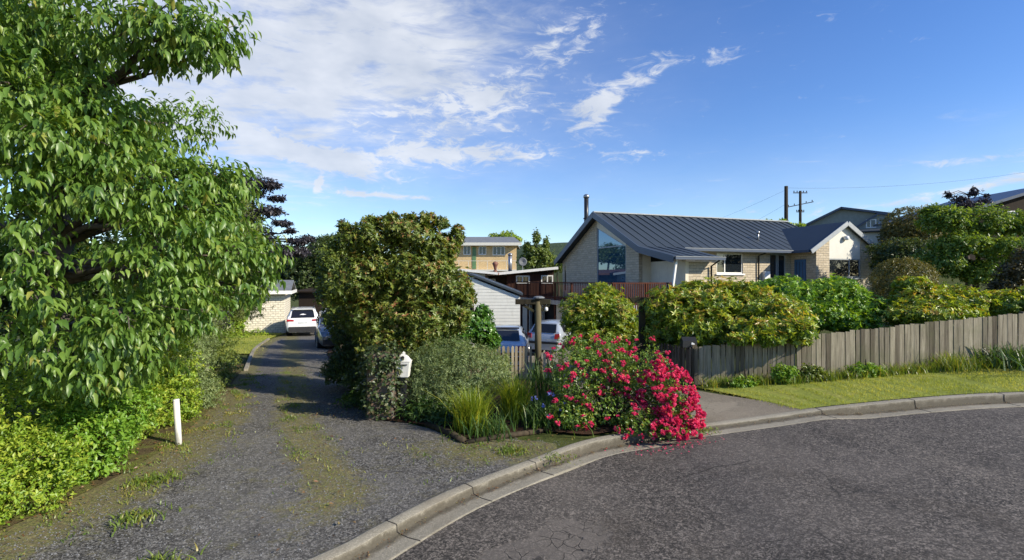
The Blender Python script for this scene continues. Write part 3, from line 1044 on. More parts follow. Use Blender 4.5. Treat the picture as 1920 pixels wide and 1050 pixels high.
# far hills
hm = MB()
for (hx, hy, hr, hh) in ((40, 330, 130, 26), (-160, 420, 200, 24), (260, 520, 220, 40)):
    pr = [(hr, -12)] + [(hr * (1 - t), -12 + (hh + 12) * (1 - (1 - t) ** 2.2)) for t in (0.15, 0.3, 0.5, 0.7, 0.85, 0.97)]
    hm.lathe(pr, 40, (hx, hy, 0))
ho = hm.build('hills', M_hill, None, True)
ho['kind'] = 'structure'


# ground-cover: grass on the verge, lawn and weeds as stuff
def grass_field(name, P, h, wid, m, seed=0):
    r = np.random.default_rng(seed)
    n = len(P)
    a = r.uniform(0, 6.28, n)
    hh = h * r.uniform(0.5, 1.3, n)
    side = np.c_[np.cos(a), np.sin(a), np.zeros(n)] * (wid * 0.5)
    ld = np.c_[r.normal(size=(n, 2)) * 0.45, np.ones(n)] * hh[:, None]
    V = np.stack([P - side, P + side, P + ld], 1).reshape(-1, 3)
    F = np.arange(3 * n).reshape(-1, 3)
    patch = 0.5 + 0.25 * np.sin(P[:, 0] * 2.1 + np.sin(P[:, 1] * 3)) + 0.15 * np.sin(P[:, 1] * 5.3 + P[:, 0])
    val = np.clip(patch + r.normal(0, 0.2, n), 0, 1)
    o = np_mesh(name, V, [F], m, None, np.repeat(val, 3))
    o['kind'] = 'stuff'
    return o


r = np.random.default_rng(3)
n = 60000
i = r.integers(0, len(VA), n)
t = r.uniform(0, 1, n)[:, None]
g = VA[i] * (1 - t) + VB[i] * t + r.normal(size=(n, 2)) * 0.06
keep = (g[:, 0] < 13) & (r.uniform(0, 1, n) < np.clip(1.25 - g[:, 0] / 20, 0.3, 1))
g = g[keep]
grass_field('verge_grass', np.c_[g, zf(g[:, 0], g[:, 1]) + 0.03], 0.038, 0.009, L_grass, 5)
i = r.integers(0, len(bl), 14000)
t = r.uniform(0, 1, 14000)[:, None]
g = bl[i] + np.array([0.1, 0]) - np.array([9.0, -0.5]) * t + r.normal(size=(14000, 2)) * 0.2
grass_field('lawn_grass', np.c_[g, zf(g[:, 0], g[:, 1]) + 0.05], 0.06, 0.02, L_grass, 6)
# low weeds scattered over the gravel, the soil strip and the moss by the bed
n = 260000
x = r.uniform(-7.5, 1.3, n)
y = r.uniform(3.0, 15, n)
ctr_ = crown_x(y)
lf = np.interp(y, DL2[:, 1], DL2[:, 0])
dens = np.maximum.reduce([0.75 * np.exp(-((x - ctr_) / 0.36) ** 2) * sst(y, 5, 6.8),
                          0.95 * np.exp(-(np.maximum(np.abs(x - lf - 0.1) - .3, 0) / 0.42) ** 2),
                          1.0 * np.exp(-(((x + 0.1) / 1.1) ** 2 + ((y - 7.6) / 0.6) ** 2)),
                          0.25 * np.exp(-((x + 0.9) / 0.5) ** 2 - ((y - 7.2) / 0.8) ** 2)])
pn = np.sin(x * 7.1 + 2 * np.sin(y * 3.3)) + np.sin(y * 6.2 + 2 * np.sin(x * 4.1)) + np.sin(x * 17 + y * 11) * 0.7
dens = dens * sst(pn, 0.0, 1.6)
inb = (y > 2.2) & (x > lf - 0.7) & (x < np.where(y < 8, np.interp(x, kl[:, 0], kl[:, 1]) * 0 + 1.4, ctr_ + 2.4)) & (y > np.interp(x, kl[:, 0], kl[:, 1]) + 0.12)
k = (r.uniform(0, 1, n) < dens * 0.55) & inb
grass_field('low_weeds', np.c_[x[k], y[k], zf(x[k], y[k]) + 0.028], 0.035, 0.014, L_weed, 8)

L_litter = leaf_mat('dry_leaf', [(0.0, (0.07, 0.035, 0.018)), (0.5, (0.19, 0.095, 0.04)), (0.8, (0.26, 0.17, 0.07)), (1.0, (0.22, 0.22, 0.06))], 0.1)
n = 60000
x = r.uniform(-7.5, 1.6, n)
y = r.uniform(3.2, 17, n)
lf = np.interp(y, DL2[:, 1], DL2[:, 0])
rt_ = np.interp(y, DR2[40:, 1], DR2[40:, 0])
dn = np.maximum.reduce([0.5 * np.exp(-((x - lf + .1) / .5) ** 2), 0.10 * np.exp(-((x - crown_x(y)) / .5) ** 2),
                        0.9 * np.exp(-((x - rt_ - .2) / .45) ** 2) * (y > 9.2), 0.16 * np.exp(-(((x + 0.1) / 1.1) ** 2 + ((y - 7.7) / 0.6) ** 2))])
k = (r.uniform(0, 1, n) < dn * .35) & (y > np.interp(x, kl[:, 0], kl[:, 1]) + .15)
P = np.c_[x[k], y[k], zf(x[k], y[k]) + .05 + r.uniform(0, .015, k.sum())]
m_n = len(P)
D_ = np.c_[r.normal(size=(m_n, 2)), r.normal(size=m_n) * .25]
o = leaves('leaf_litter', P, D_, np.c_[r.normal(size=(m_n, 2)) * .4, np.ones(m_n)], .05 * r.uniform(.5, 1.3, m_n), .026 * r.uniform(.5, 1.3, m_n), L_litter, r.uniform(0, 1, m_n))
o['kind'] = 'stuff'
sel = np.where((kl[:, 0] > -3.2) & (kl[:, 0] < 13) & (kl[:, 1] > 3))[0]
n = 1500
ix = r.choice(sel, n)
dd = .165 + np.abs(r.normal(0, .05, n))
g = kl[ix] - nrm[ix] * dd[:, None] + r.normal(size=(n, 2)) * .05
P = np.c_[g, zf(g[:, 0], g[:, 1]) - road_drop(kl[ix, 0]) + .012]
o = leaves('gutter_litter', P, np.c_[r.normal(size=(n, 2)), r.normal(size=n) * .2], np.c_[r.normal(size=(n, 2)) * .3, np.ones(n)], .028 * r.uniform(.4, 1.3, n), .013, L_litter, r.uniform(0, 1, n))
o['kind'] = 'stuff'
n = 130
P = np.c_[r.normal(2.35, .35, n), r.normal(7.62, .14, n), np.zeros(n)]
P[:, 2] = zf(P[:, 0], P[:, 1]) - road_drop(P[:, 0]) + .022
o = leaves('fallen_petals', P, np.c_[r.normal(size=(n, 2)), r.normal(size=n) * .2], np.c_[r.normal(size=(n, 2)) * .3, np.ones(n)], .028, .024, L_petal, r.uniform(0, 1, n))
o['kind'] = 'stuff'
# loose stones lying on the gravel close to the road
M_stone = plain('loose_stone', (0.13, 0.13, 0.13), 0.85, var=.55, scale=9.0)
n = 26000
y = 3.4 + 8.5 * r.uniform(0, 1, n) ** 1.5
x = r.uniform(-5.6, 1.0, n)
lf = np.interp(y, DL2[:, 1], DL2[:, 0])
k = (x > lf + .2) & (y > np.interp(x, kl[:, 0], kl[:, 1]) + .1) & (y < np.where(x > -2.5, 8.0 - .3 * x, 12))
x, y = x[k], y[k]
n = len(x)
sz = .0055 + .010 * r.uniform(0, 1, n) ** 3
oct_ = np.array([(1, 0, 0), (-1, 0, 0), (0, 1, 0), (0, -1, 0), (0, 0, .7), (0, 0, -.5)])
V = np.c_[x, y, zf(x, y) + .022][:, None, :] + oct_[None] * sz[:, None, None] * r.uniform(.6, 1.4, (n, 6, 1))
F = (np.array([(0, 2, 4), (2, 1, 4), (1, 3, 4), (3, 0, 4), (2, 0, 5), (1, 2, 5), (3, 1, 5), (0, 3, 5)])[None] + (np.arange(n) * 6)[:, None, None]).reshape(-1, 3)
np_mesh('loose_gravel', V.reshape(-1, 3), [F], M_stone)['kind'] = 'stuff'

# ------------------------------------------------------------------ main house
TH = math.atan2(0.333, 0.943)
HX, HY = 5.07, 32.0
house = empty('brick_house', (HX, HY, 0), 'buff stone house with dark gable roofs and a tall glazed gable behind the fence', 'house', TH)


def hp(t, wv, z):
    """house frame: t along the ridge, wv towards the road, z"""
    return (t, -wv, z)


RZ, SLP = 6.73, 0.49


def rz(wv):
    return RZ - SLP * abs(wv)


# walls
G = 0.45     # gable wall plane
TB = 0.24
wl = MB()


def wall_t(pts, t0, th=TB):
    """wall polygon in the (w, z) plane at t0, thickness inward (+t)"""
    wl_ = [hp(t0, a, z) for a, z in pts]
    k = len(wl_)
    back = [(x_ + th, y_, z_) for x_, y_, z_ in wl_]
    f = [tuple(range(k)), tuple(range(2 * k - 1, k - 1, -1))] + [(i, i + k, (i + 1) % k + k, (i + 1) % k) for i in range(k)]
    wl.add(wl_ + back, f)


def under(a):
    return rz(a) - 0.22


wall_t([(-5.45, -1.6), (-5.12, -1.6), (-5.12, under(-5.12)), (-5.45, under(-5.45))], G)
wall_t([(-5.12, -1.6), (-4.86, -1.6), (-4.86, 1.75), (-5.12, 1.75)], G)
wall_t([(-5.12, 3.55), (-4.86, 3.55), (-4.86, under(-4.86)), (-5.12, under(-5.12))], G)
wall_t([(-4.86, 1.2), (-0.35, 1.2), (-0.35, under(-0.35)), (-4.86, under(-4.86))], G)
wall_t([(3.05, 1.2), (4.35, 1.2), (4.35, under(4.35)), (3.05, under(3.05))], G)


def wall_w(t0, t1, w0, z0, z1, th=TB, mb=None):
    (mb or wl).box(t0, t1, -w0, -w0 + th, z0, z1)


FW = 4.35    # front wall
E = 4.16
wall_w(2.8, 5.72, FW, -1.0, E)
wall_w(5.72, 7.66, FW, -1.0, 2.86)
wall_w(7.66, 9.72, FW, -1.0, E)
wall_w(9.72, 11.0, FW, -1.0, 2.55)
wall_w(11.0, 11.4, FW, -1.0, E)
wall_w(G + TB, 15.6, -5.45 + TB, -1.0, 3.9)
# brick front of the porch room
wall_w(1.42, 2.8, 7.3, -1.4, 3.42)
wall_w(1.22, 1.42, 7.3 - .004, -1.4, 1.197)
wl.box(2.8 - TB, 2.8, -7.3 + TB, -FW, -1.4, 3.42)
# wing
WF = 6.1
WE = 4.25
wl.box(11.4, 11.4 + TB, -WF + TB, -5.42, -0.8, WE + 0.1)
wl.box(11.4, 11.4 + TB, -4.62, -FW - 0.0, -0.8, WE + 0.1)
wl.box(11.4, 11.4 + TB, -5.42, -4.62, 3.75, WE + 0.1)


def wz(t):
    return 6.0 - 0.6 * abs(t - 13.7) - 0.15


def wing_face(t0, t1, z0, z1=None):
    top = [(t0, wz(t0)), (t1, wz(t1))] if z1 is None else [(t0, z1), (t1, z1)]
    p = [(t0, z0), (t1, z0), top[1], top[0]]
    v = [hp(a, WF, b) for a, b in p]
    bk = [(x_, y_ + TB, z_) for x_, y_, z_ in v]
    wl.add(v + bk, [(0, 1, 2, 3), (7, 6, 5, 4)] + [(i, i + 4, (i + 1) % 4 + 4, (i + 1) % 4) for i in range(4)])


wing_face(11.4, 12.45, -0.8)
wing_face(15.05, 16.06, -0.8)
wing_face(12.45, 15.05, -0.8, 2.62)
wl.box(16.06 - TB, 16.06, -WF + TB, -2.0, -0.8, WE + 0.1)
wl.build('wall', M_brick, house)

# cream render: porch side wall, porch recess, raking panel over the gable window, wing gable panel, basement
cr = MB()
cr.box(G + TB, 1.22, -FW, -FW + .2, 1.2, 4.2)
cr.box(1.22, 1.42, -7.297 + TB, -FW, 1.2, 3.5)
cr.box(1.22, 1.42, -7.297, -7.297 + TB, 1.2, 3.42)
cr.add([hp(G, -0.35, 5.83), hp(G, 3.05, 4.46), hp(G, 3.05, under(3.05)), hp(G, 0, under(0)), hp(G, -0.35, under(-0.35)),
        hp(G + .2, -0.35, 5.83), hp(G + .2, 3.05, 4.46), hp(G + .2, 3.05, under(3.05)), hp(G + .2, 0, under(0)), hp(G + .2, -0.35, under(-0.35))],
       [(4, 3, 2, 1, 0), (5, 6, 7, 8, 9), (0, 1, 6, 5)])
cr.build('rendered_wall', M_cream, house)
gp = MB()
v = [hp(12.45, WF - .05, 3.78), hp(15.05, WF - .05, 3.78), hp(15.05, WF - .05, wz(15.05)), hp(13.7, WF - .05, wz(13.7)), hp(12.45, WF - .05, wz(12.45))]
gp.add(v + [(a, b + .1, c) for a, b, c in v], [(0, 1, 2, 3, 4), (9, 8, 7, 6, 5), (0, 5, 6, 1)])
gp.build('gable_panel', M_offw, house)
bs = MB()
bs.box(-2.6, -2.42, -3.4, 0.0, -1.7, 1.08)
bs.box(-2.6, -2.42, 2.0, 2.5, -1.7, 1.08)
bs.box(-2.6, -2.42, 4.2, 5.6, -1.7, 1.08)
bs.box(G, G + .2, -7.3, 5.0, -1.7, 1.17)
bs.build('basement_wall', M_offw, house)
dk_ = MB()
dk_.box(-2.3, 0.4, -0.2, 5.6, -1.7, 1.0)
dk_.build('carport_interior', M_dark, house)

# roofs
rf = MB()
RT0, RT1 = 0.0, 15.9


def roof_quad(mb, a, b, c, d, th=0.16):
    mb.slab([a, b, c, d], th)


roof_quad(rf, hp(RT0, 0, RZ), hp(RT0, 5.0, rz(5.0)), hp(RT1, 5.0, rz(5.0)), hp(RT1, 0, RZ))
roof_quad(rf, hp(RT1, 0, RZ), hp(RT1, -5.84, rz(5.84)), hp(RT0, -5.84, rz(5.84)), hp(RT0, 0, RZ))
PZ0, PZ1 = rz(5.0), 3.63
roof_quad(rf, hp(RT0, 5.0, PZ0), hp(RT0, 8.0, PZ1), hp(2.95, 8.0, PZ1), hp(2.95, 5.0, PZ0), 0.12)
WT = 13.7


def wr(t):
    return 6.0 - 0.6 * abs(t - WT)


# wing roof dies into the main slope along the valleys
wv_in = (RZ - 6.0) / SLP
left = [hp(WT, 6.28, 6.0), hp(WT, wv_in, 6.0), hp(WT - 2.9, (RZ - wr(WT - 2.9)) / SLP, wr(WT - 2.9)), hp(WT - 2.9, 6.28, wr(WT - 2.9))]
rf.slab([left[0], left[1], left[2], left[3]], 0.14)
right = [hp(WT, 6.28, 6.0), hp(WT + 2.9, 6.28, wr(WT + 2.9)), hp(WT + 2.9, (RZ - wr(WT + 2.9)) / SLP, wr(WT + 2.9)), hp(WT, wv_in, 6.0)]
rf.slab(right, 0.14)
rfo = rf.build('roof', M_roof, house)
rb = MB()
for i in range(1, 27):
    t = RT0 + i * 0.6
    if t < RT1:
        e = 5.0
        if t > WT - 2.9:
            e = min(5.0, (RZ - wr(t)) / SLP)
        if e > 0.4:
            rb.bar(Vector(hp(t, 0.05, RZ + .01)), Vector(hp(t, e - .02, rz(e) + .01)), 0.035, 0.045)
    if t < 2.95:
        rb.bar(Vector(hp(t, 5.05, PZ0 + .01)), Vector(hp(t, 7.95, PZ1 + .01)), 0.035, 0.045)
rb.build('roof_seam', M_roof, rfo)
rdg = MB()
rdg.bar(hp(RT0, 0, RZ + .03), hp(RT1, 0, RZ + .03), 0.22, 0.07)
rdg.build('ridge_cap', M_trim, rfo)
fa = MB()


def barge(mb, a, b, h, th=0.06):
    """vertical board hanging under the line a-b"""
    a, b = Vector(a), Vector(b)
    mb.bar(a - Vector((0, 0, h / 2 - .03)), b - Vector((0, 0, h / 2 - .03)), th, h)


barge(fa, hp(-.03, 0, RZ), hp(-.03, 5.02, rz(5.02)), 0.34)
barge(fa, hp(-.035, 0, RZ), hp(-.035, -5.84, rz(5.84)), 0.34)
barge(fa, hp(-.03, 5.02, rz(5.02)), hp(-.03, 8.02, PZ1), 0.34)
fa.build('barge_board', M_fascia, house)
wb = MB()
barge(wb, hp(WT, 6.31, 6.0), hp(WT - 2.92, 6.31, wr(WT - 2.92)), 0.26)
barge(wb, hp(WT + .01, 6.315, 6.0), hp(WT + 2.92, 6.315, wr(WT + 2.92)), 0.26)
wb.build('barge_board', M_trim, house)['label'] = 'pale grey barge boards of the small front gable'
gt = MB()
gt.bar(hp(2.9, 5.05, rz(5.0) - .09), hp(10.75, 5.05, rz(5.0) - .09), 0.12, 0.13)
gt.bar(hp(0.02, 8.06, PZ1 - .08), hp(2.98, 8.06, PZ1 - .08), 0.12, 0.13)
gt.bar(hp(WT - 2.95, 6.22, wr(WT - 2.9) - .08), hp(WT - 2.95, 5.1, wr(WT - 2.9) - .08), 0.12, 0.13)
gt.build('gutter', M_fascia, house)
rt = MB()
rt.bar(hp(2.9, 5.08, rz(5.0) - .012), hp(10.75, 5.08, rz(5.0) - .012), 0.09, 0.025)
rt.bar(hp(0.02, 8.1, PZ1 - .004), hp(2.98, 8.1, PZ1 - .004), 0.09, 0.025)
rt.build('gutter_rim', M_trim, house)
sf = MB()
sf.box(2.95, 10.8, -4.98, -FW - .003, 4.10, 4.13)
sf.build('soffit', M_trim, house)
dp = MB()
dp.tube([hp(2.72, 7.98, PZ1 - .15), hp(2.72, 7.40, 3.2), hp(2.72, 7.37, -1.2)], 0.045, 8)
dp.build('downpipe', M_black, house, True)
dp = MB()
dp.tube([hp(8.75, 4.98, 4.1), hp(8.75, 4.45, 3.95), hp(8.75, 4.42, -0.5)], 0.045, 8)
dp.build('downpipe', M_black, house, True)
pst = MB()
pst.bar(hp(0.02, 7.72, 1.3), hp(0.30, 7.80, 3.5), 0.09, 0.09)
pst.build('porch_post', M_white, house)

# windows
def window_w(t0, t1, z0, z1, w0, mull=(), fm=None, parent=None, proud=0.0, gm=None, sill=True):
    f = MB()
    fw = 0.07
    y1 = -w0 - proud + .05
    for (a, b, c, d) in ((t0, t1, z0, z0 + fw), (t0, t1, z1 - fw, z1), (t0, t0 + fw, z0 + fw, z1 - fw), (t1 - fw, t1, z0 + fw, z1 - fw)):
        f.box(a, b, y1, y1 + .08, c, d)
    for mt in mull:
        f.box(mt - .035, mt + .035, y1 + .002, y1 + .078, z0 + fw, z1 - fw)
    fo = f.build('window', fm or M_white, parent or house)
    g_ = MB()
    g_.box(t0 + fw, t1 - fw, y1 + .03, y1 + .05, z0 + fw, z1 - fw)
    g_.build('pane', gm or M_glass, fo)
    if sill:
        s_ = MB()
        s_.box(t0 - .08, t1 + .08, -w0 - .09, -w0 + .04, z0 - .09, z0 - .003)
        s_.build('sill', fm or M_cream, fo)
    return fo


window_w(5.72, 7.66, 2.88, 4.08, FW, (6.35,), M_white)
window_w(9.72, 11.0, 2.57, 4.08, FW, (10.3, 10.42), M_trim, sill=False)
window_w(12.45, 15.05, 2.64, 3.78, WF, (14.15,), M_trim)
# gable glazing
gf = MB()
gf.box(G + .03, G + .11, -3.05, 0.35, 1.2, 1.28)
gf.box(G + .03, G + .11, 0.27, 0.35, 1.28, 5.8)
gf.box(G + .03, G + .11, -3.05, -2.97, 1.28, 4.42)
gf.box(G + .03, G + .11, -2.97, 0.27, 4.47, 4.54)
gf.bar(hp(G + .07, -0.3, 5.79), hp(G + .07, 3.03, 4.45), 0.09, 0.08)
gfo = gf.build('window', M_trim, house)
gg = MB()
v = [hp(G + .06, -0.27, 1.28), hp(G + .06, 2.97, 1.28), hp(G + .06, 2.97, 4.46), hp(G + .06, -0.27, 5.77)]
gg.add(v + [(a + .02, b, c) for a, b, c in v], [(0, 3, 2, 1), (4, 5, 6, 7), (0, 1, 5, 4), (1, 2, 6, 5), (2, 3, 7, 6), (3, 0, 4, 7)])
gg.build('pane', M_bigglass, gfo)
gf = MB()
gf.box(G + .05, G + .09, 4.86, 5.12, 1.75, 3.55)
gf.build('window', M_glass, house)['label'] = 'narrow dark slot window at the far corner of the gable'
# blue door in the side of the wing, meter box, light, vent, flue
d = MB()
d.box(11.35, 11.40 + .1, -5.40, -4.64, 1.3, 3.74)
do = d.build('door', M_door, house)
d = MB()
for a in (-5.24, -5.02, -4.80):
    d.box(11.33, 11.349, a - .012, a + .012, 1.4, 3.6)
d.build('door_batten', M_fascia, do)
d = MB()
d.box(9.12, 9.55, -FW - .2, -FW - .002, 1.9, 3.02)
d.build('meter_box', M_plastic, house, bevel=0.02)
lm_ = MB()
lm_.lathe([(0.02, -.14), (0.13, -.1), (0.16, 0), (0.13, .1), (0.02, .14)], 14, (13.72, -WF - .10, 5.02))
lm_.box(13.6, 13.84, -WF - .1, -WF + .0, 4.9, 5.14)
lm_.build('alarm_box', M_plastic, house, True)
v_ = MB()
v_.tube([hp(9.6, 3.55, 4.9), hp(9.6, 3.55, 5.45)], 0.06, 10)
v_.lathe([(0.11, 0), (0.11, .1), (0.03, .14)], 12, hp(9.6, 3.55, 5.40))
v_.build('roof_vent', M_steel, rfo, True)
fl = MB()
fl.tube([hp(0.55, -1.95, 5.6), hp(0.55, -1.95, 7.95)], 0.15, 14)
fl.tube([hp(0.55, -1.95, 6.55), hp(0.55, -1.95, 6.62)], 0.2, 14)
flo = fl.build('flue', M_black, house, True)
fl = MB()
fl.lathe([(0.15, 0), (0.2, 0.02), (0.2, 0.16), (0.1, 0.24), (0.02, .26)], 14, hp(0.55, -1.95, 7.95))
fl.build('flue_cap', M_steel, flo, True)

# deck with railing
dkm = MB()
dkm.box(-3.0, G - .01, -7.5, 6.0, 1.18, 1.30)
dkm.box(G + .005, 1.2, -7.3, -FW - .005, 1.18, 1.30)
dko = dkm.build('deck', M_deck, house)
df = MB()
df.box(-3.06, -3.0, -7.56, 6.0, 1.06, 1.31)
df.box(-3.0, G, -7.56, -7.50, 1.06, 1.31)
df.build('deck_fascia', M_trim, dko)
rl = MB()
rl.box(-3.08, -2.94, -7.56, 6.0, 2.32, 2.38)
rl.box(-2.94, G - .1, -7.56, -7.42, 2.32, 2.38)
rl.box(-3.03, -2.98, -7.5, 6.0, 1.42, 1.49)
rl.box(-2.98, G - .1, -7.52, -7.47, 1.42, 1.49)
rl.build('handrail', M_deck, dko)
bal = MB()
for i in range(68):
    y_ = -7.45 + i * 0.198
    bal.box(-3.065, -3.045, y_, y_ + .04, 1.10, 2.319)
for i in range(28):
    x_ = -2.95 + i * 0.12
    bal.box(x_, x_ + .055, -7.575, -7.535, 1.10, 2.319)
bal.build('balustrade', M_deck, dko)
for (a, b) in [(-3.0, -7.5), (-3.0, -5.3), (-3.0, -3.1), (-3.0, -0.9), (-3.0, 1.3), (-3.0, 3.5), (-3.0, 5.9), (-1.2, -7.5)]:
    p_ = MB()
    p_.box(a - .05, a + .05, b - .05, b + .05, Z(HX, HY) - 1.6, 2.319)
    p_.build('deck_post', M_deck, dko)


# ------------------------------------------------------------------ other buildings
def box_house(name, label, x0, x1, y0, y1, z0, z1, wm, cat='house'):
    root = empty(name, ((x0 + x1) / 2, y0, z0), label, cat)
    off = root.location.copy()
    m_ = MB()
    m_.box(x0, x1, y0, y1, z0, z1)
    m_.build('wall', wm, root, off=off)
    return root, off


def face_window(root, off, x0, x1, z0, z1, y, mull=(), fm=None, gm=None, name='window'):
    f = MB()
    fw = 0.09
    for (a, b, c, d) in ((x0, x1, z0, z0 + fw), (x0, x1, z1 - fw, z1), (x0, x0 + fw, z0 + fw, z1 - fw), (x1 - fw, x1, z0 + fw, z1 - fw)):
        f.box(a, b, y - .05, y + .03, c, d)
    for mt in mull:
        f.box(mt - .045, mt + .045, y - .048, y + .02, z0 + fw, z1 - fw)
    fo = f.build(name, fm or M_white, root, off=off)
    g_ = MB()
    g_.box(x0 + fw, x1 - fw, y - .02, y + .01, z0 + fw, z1 - fw)
    g_.build('pane', gm or M_glass, fo, off=off)
    return fo


# white weatherboard garage
gx0, gx1, gy0, gy1 = -3.7, 0.43, 27.0, 33.0
gz = -1.6
rootg = empty('weatherboard_garage', (-1.6, 27, Z(-1.6, 27)), 'white weatherboard garage with dark roof trim behind the magnolia and the parked cars', 'garage')
off = rootg.location.copy()
pk = (-2.35, 2.70)
zr, zl = 1.62, 2.12
sl_ = (zr - pk[1]) / (gx1 - pk[0])
ml = MB()
v = [(gx0, gy0, gz), (gx1, gy0, gz), (gx1, gy0, zr), (pk[0], gy0, pk[1]), (gx0, gy0, zl)]
ml.add(v + [(a, gy1, c) for a, b, c in v], [(0, 1, 2, 3, 4), (9, 8, 7, 6, 5), (1, 6, 7, 2), (5, 0, 4, 9)])
wo = ml.build('wall', M_board, rootg, off=off)
bd = MB()
zb = gz + .05
while zb < 2.6:
    # each board is a tilted face lapping the one below
    def xe(z_):
        a = gx0 if z_ < zl else gx0 + (z_ - zl) / (pk[1] - zl) * (pk[0] - gx0)
        b = gx1 if z_ < zr else gx1 + (z_ - zr) / (pk[1] - zr) * (pk[0] - gx1)
        return a, b
    a0, b0 = xe(zb)
    a1, b1_ = xe(min(zb + .17, 2.68))
    if b1_ - a1 > 0.1:
        bd.add([(a0, gy0 - .019, zb), (b0, gy0 - .019, zb), (b1_, gy0 - .006, zb + .17), (a1, gy0 - .006, zb + .17), (a0, gy0 - .002, zb), (b0, gy0 - .002, zb)],
               [(0, 1, 2, 3), (4, 5, 1, 0)])
    zb += .17
bd.build('weatherboard', M_board, rootg, off=off)
rg = MB()
rg.slab([(pk[0], gy0 - .15, pk[1] + .1), (gx1 + .12, gy0 - .15, zr + .06), (gx1 + .12, gy1, zr + .06), (pk[0], gy1, pk[1] + .1)][::-1], .1)
rg.slab([(pk[0], gy0 - .15, pk[1] + .1), (gx0 - .12, gy0 - .15, zl + .02), (gx0 - .12, gy1, zl + .02), (pk[0], gy1, pk[1] + .1)], .1)
rg.build('roof', M_roof, rootg, off=off)
face_window(rootg, off, -3.2, -2.0, -.1, 1.15, gy0 - .03, (-2.6,), M_dpost)
q = MB()
q.tube([(-2.0, gy0 - .12, 1.95), (-2.0, gy0, 1.98)], .05, 8)
q.build('wall_lamp', M_black, rootg, off=off)

# cream flat-roofed annexe
root, off = box_house('cream_outbuilding', 'cream walled outbuilding with thin reddish flat roof above the white garage', -4.6, -1.95, 37, 42, -1.5, 3.02, M_cream, 'outbuilding')
m_ = MB()
m_.slab([(-4.9, 36.6, 3.42), (-1.0, 36.6, 3.04), (-1.0, 43, 3.04), (-4.9, 43, 3.42)], .14)
m_.build('roof', M_rust, root, off=off)
m_ = MB()
m_.bar((-4.9, 36.57, 3.34), (-1.0, 36.57, 2.96), .05, .17)
m_.build('fascia', M_white, root, off=off)
face_window(root, off, -2.75, -2.35, 2.45, 2.75, 37)

# brown timber house
root, off = box_house('brown_house', 'red brown timber clad house with white window frames, left of the stone gable', -0.4, 3.3, 40.5, 46, -1.6, 2.95, M_brown)
m_ = MB()
v = [(-0.4, 40.5, 2.95), (3.3, 40.5, 2.95), (3.3, 40.5, 3.36)]
m_.add(v + [(a, 46, c) for a, b, c in v], [(0, 1, 2), (5, 4, 3)])
m_.box(-2.3, -0.4, 42.0, 46, -1.6, 2.9)
m_.build('side_wall', M_dbrown, root, off=off)
m_ = MB()
xx = -0.3
while xx < 3.3:
    m_.box(xx, xx + .04, 40.47, 40.5, -1.5, 2.93 + .1 * (xx + .4))
    xx += .25
m_.build('cover_batten', M_brown, root, off=off)
m_ = MB()
m_.slab([(-2.7, 39.9, 2.92), (3.6, 39.9, 3.52), (3.6, 46.5, 3.52), (-2.7, 46.5, 2.92)], .16)
ro = m_.build('roof', M_greyroof, root, off=off)
m_ = MB()
m_.bar((-2.7, 39.86, 2.84), (3.6, 39.86, 3.44), .06, .2)
m_.build('fascia', M_white, root, off=off)
face_window(root, off, 0.32, 1.4, 2.22, 2.85, 40.5, (0.82,))
face_window(root, off, 2.3, 3.25, 2.22, 2.88, 40.5, (2.8,))
face_window(root, off, -2.1, -1.35, 2.0, 2.6, 42.0, (-1.72,))
m_ = MB()
m_.tube([(-0.15, 41.5, 3.0), (-0.15, 41.5, 4.55)], .16, 10)
m_.lathe([(0.2, 0), (0.2, .1), (.05, .2)], 10, (-0.15, 41.5, 4.5))
m_.build('flue', M_steel, root, True, off=off)
m_ = MB()
m_.lathe([(0.06, -0.6), (.12, -.2), (.2, .0), (.26, .1), (.2, .22), (.05, .3)], 10, (-1.35, 41.4, 3.7))
m_.box(-1.5, -1.2, 41.3, 41.5, 2.9, 3.3)
m_.build('chimney_cowl', M_rust, root, True, off=off)
dish = empty('satellite_dish', (0.85, 41, 3.33), 'pale round satellite dish on the brown house roof beside the leafy tree', 'satellite dish')
m_ = MB()
m_.tube([(0, 0, -.1), (0, 0, .45), (0, -.15, .62)], .03, 8)
m_.build('mast', M_steel, dish)
m_ = MB()
rings = [(0.02, .0), (.12, .012), (.24, .05), (.34, .09)]
nv = []
for (ra, de) in rings:
    for k in range(20):
        a = 6.283 * k / 20
        nv.append((ra * math.cos(a), -.2 - de, .62 + ra * math.sin(a)))
nf = [(i * 20 + k, i * 20 + (k + 1) % 20, (i + 1) * 20 + (k + 1) % 20, (i + 1) * 20 + k) for i in range(3) for k in range(20)]
m_.add(nv, nf)
o = m_.build('reflector', M_greyroof, dish, True)
o.modifiers.new('solid', 'SOLIDIFY').thickness = .02

# yellow house on the rise
yx0, yx1, yy = -8.6, 0.55, 62.0
root, off = box_house('yellow_house', 'yellow brick two storey house with grey roof and balcony on the rise behind', yx0, yx1, yy, yy + 9, 3.75, 6.85, M_yellow)
m_ = MB()
m_.box(yx0, yx1, yy + 1.2, yy + 9, -1.0, 3.747)
m_.build('lower_wall', M_tan, root, off=off)
m_ = MB()
m_.slab([(yx0 - .6, yy - .9, 6.95), (yx1 + .6, yy - .9, 6.95), (yx1 - .3, yy + 4.5, 8.1), (yx0 - .6, yy + 4.5, 8.1)], .15)
m_.slab([(yx0 - .6, yy + 4.5, 8.1), (yx1 - .3, yy + 4.5, 8.1), (yx1 + .6, yy + 10, 6.95), (yx0 - .6, yy + 10, 6.95)], .15)
m_.build('roof', M_greyroof, root, off=off)
m_ = MB()
m_.box(yx0 - .6, yx1 + .6, yy - .98, yy - .92, 6.62, 6.97)
m_.box(yx0 - .6, yx1 + .6, yy - .92, yy - .003, 6.80, 6.84)
m_.build('fascia', M_offw, root, off=off)
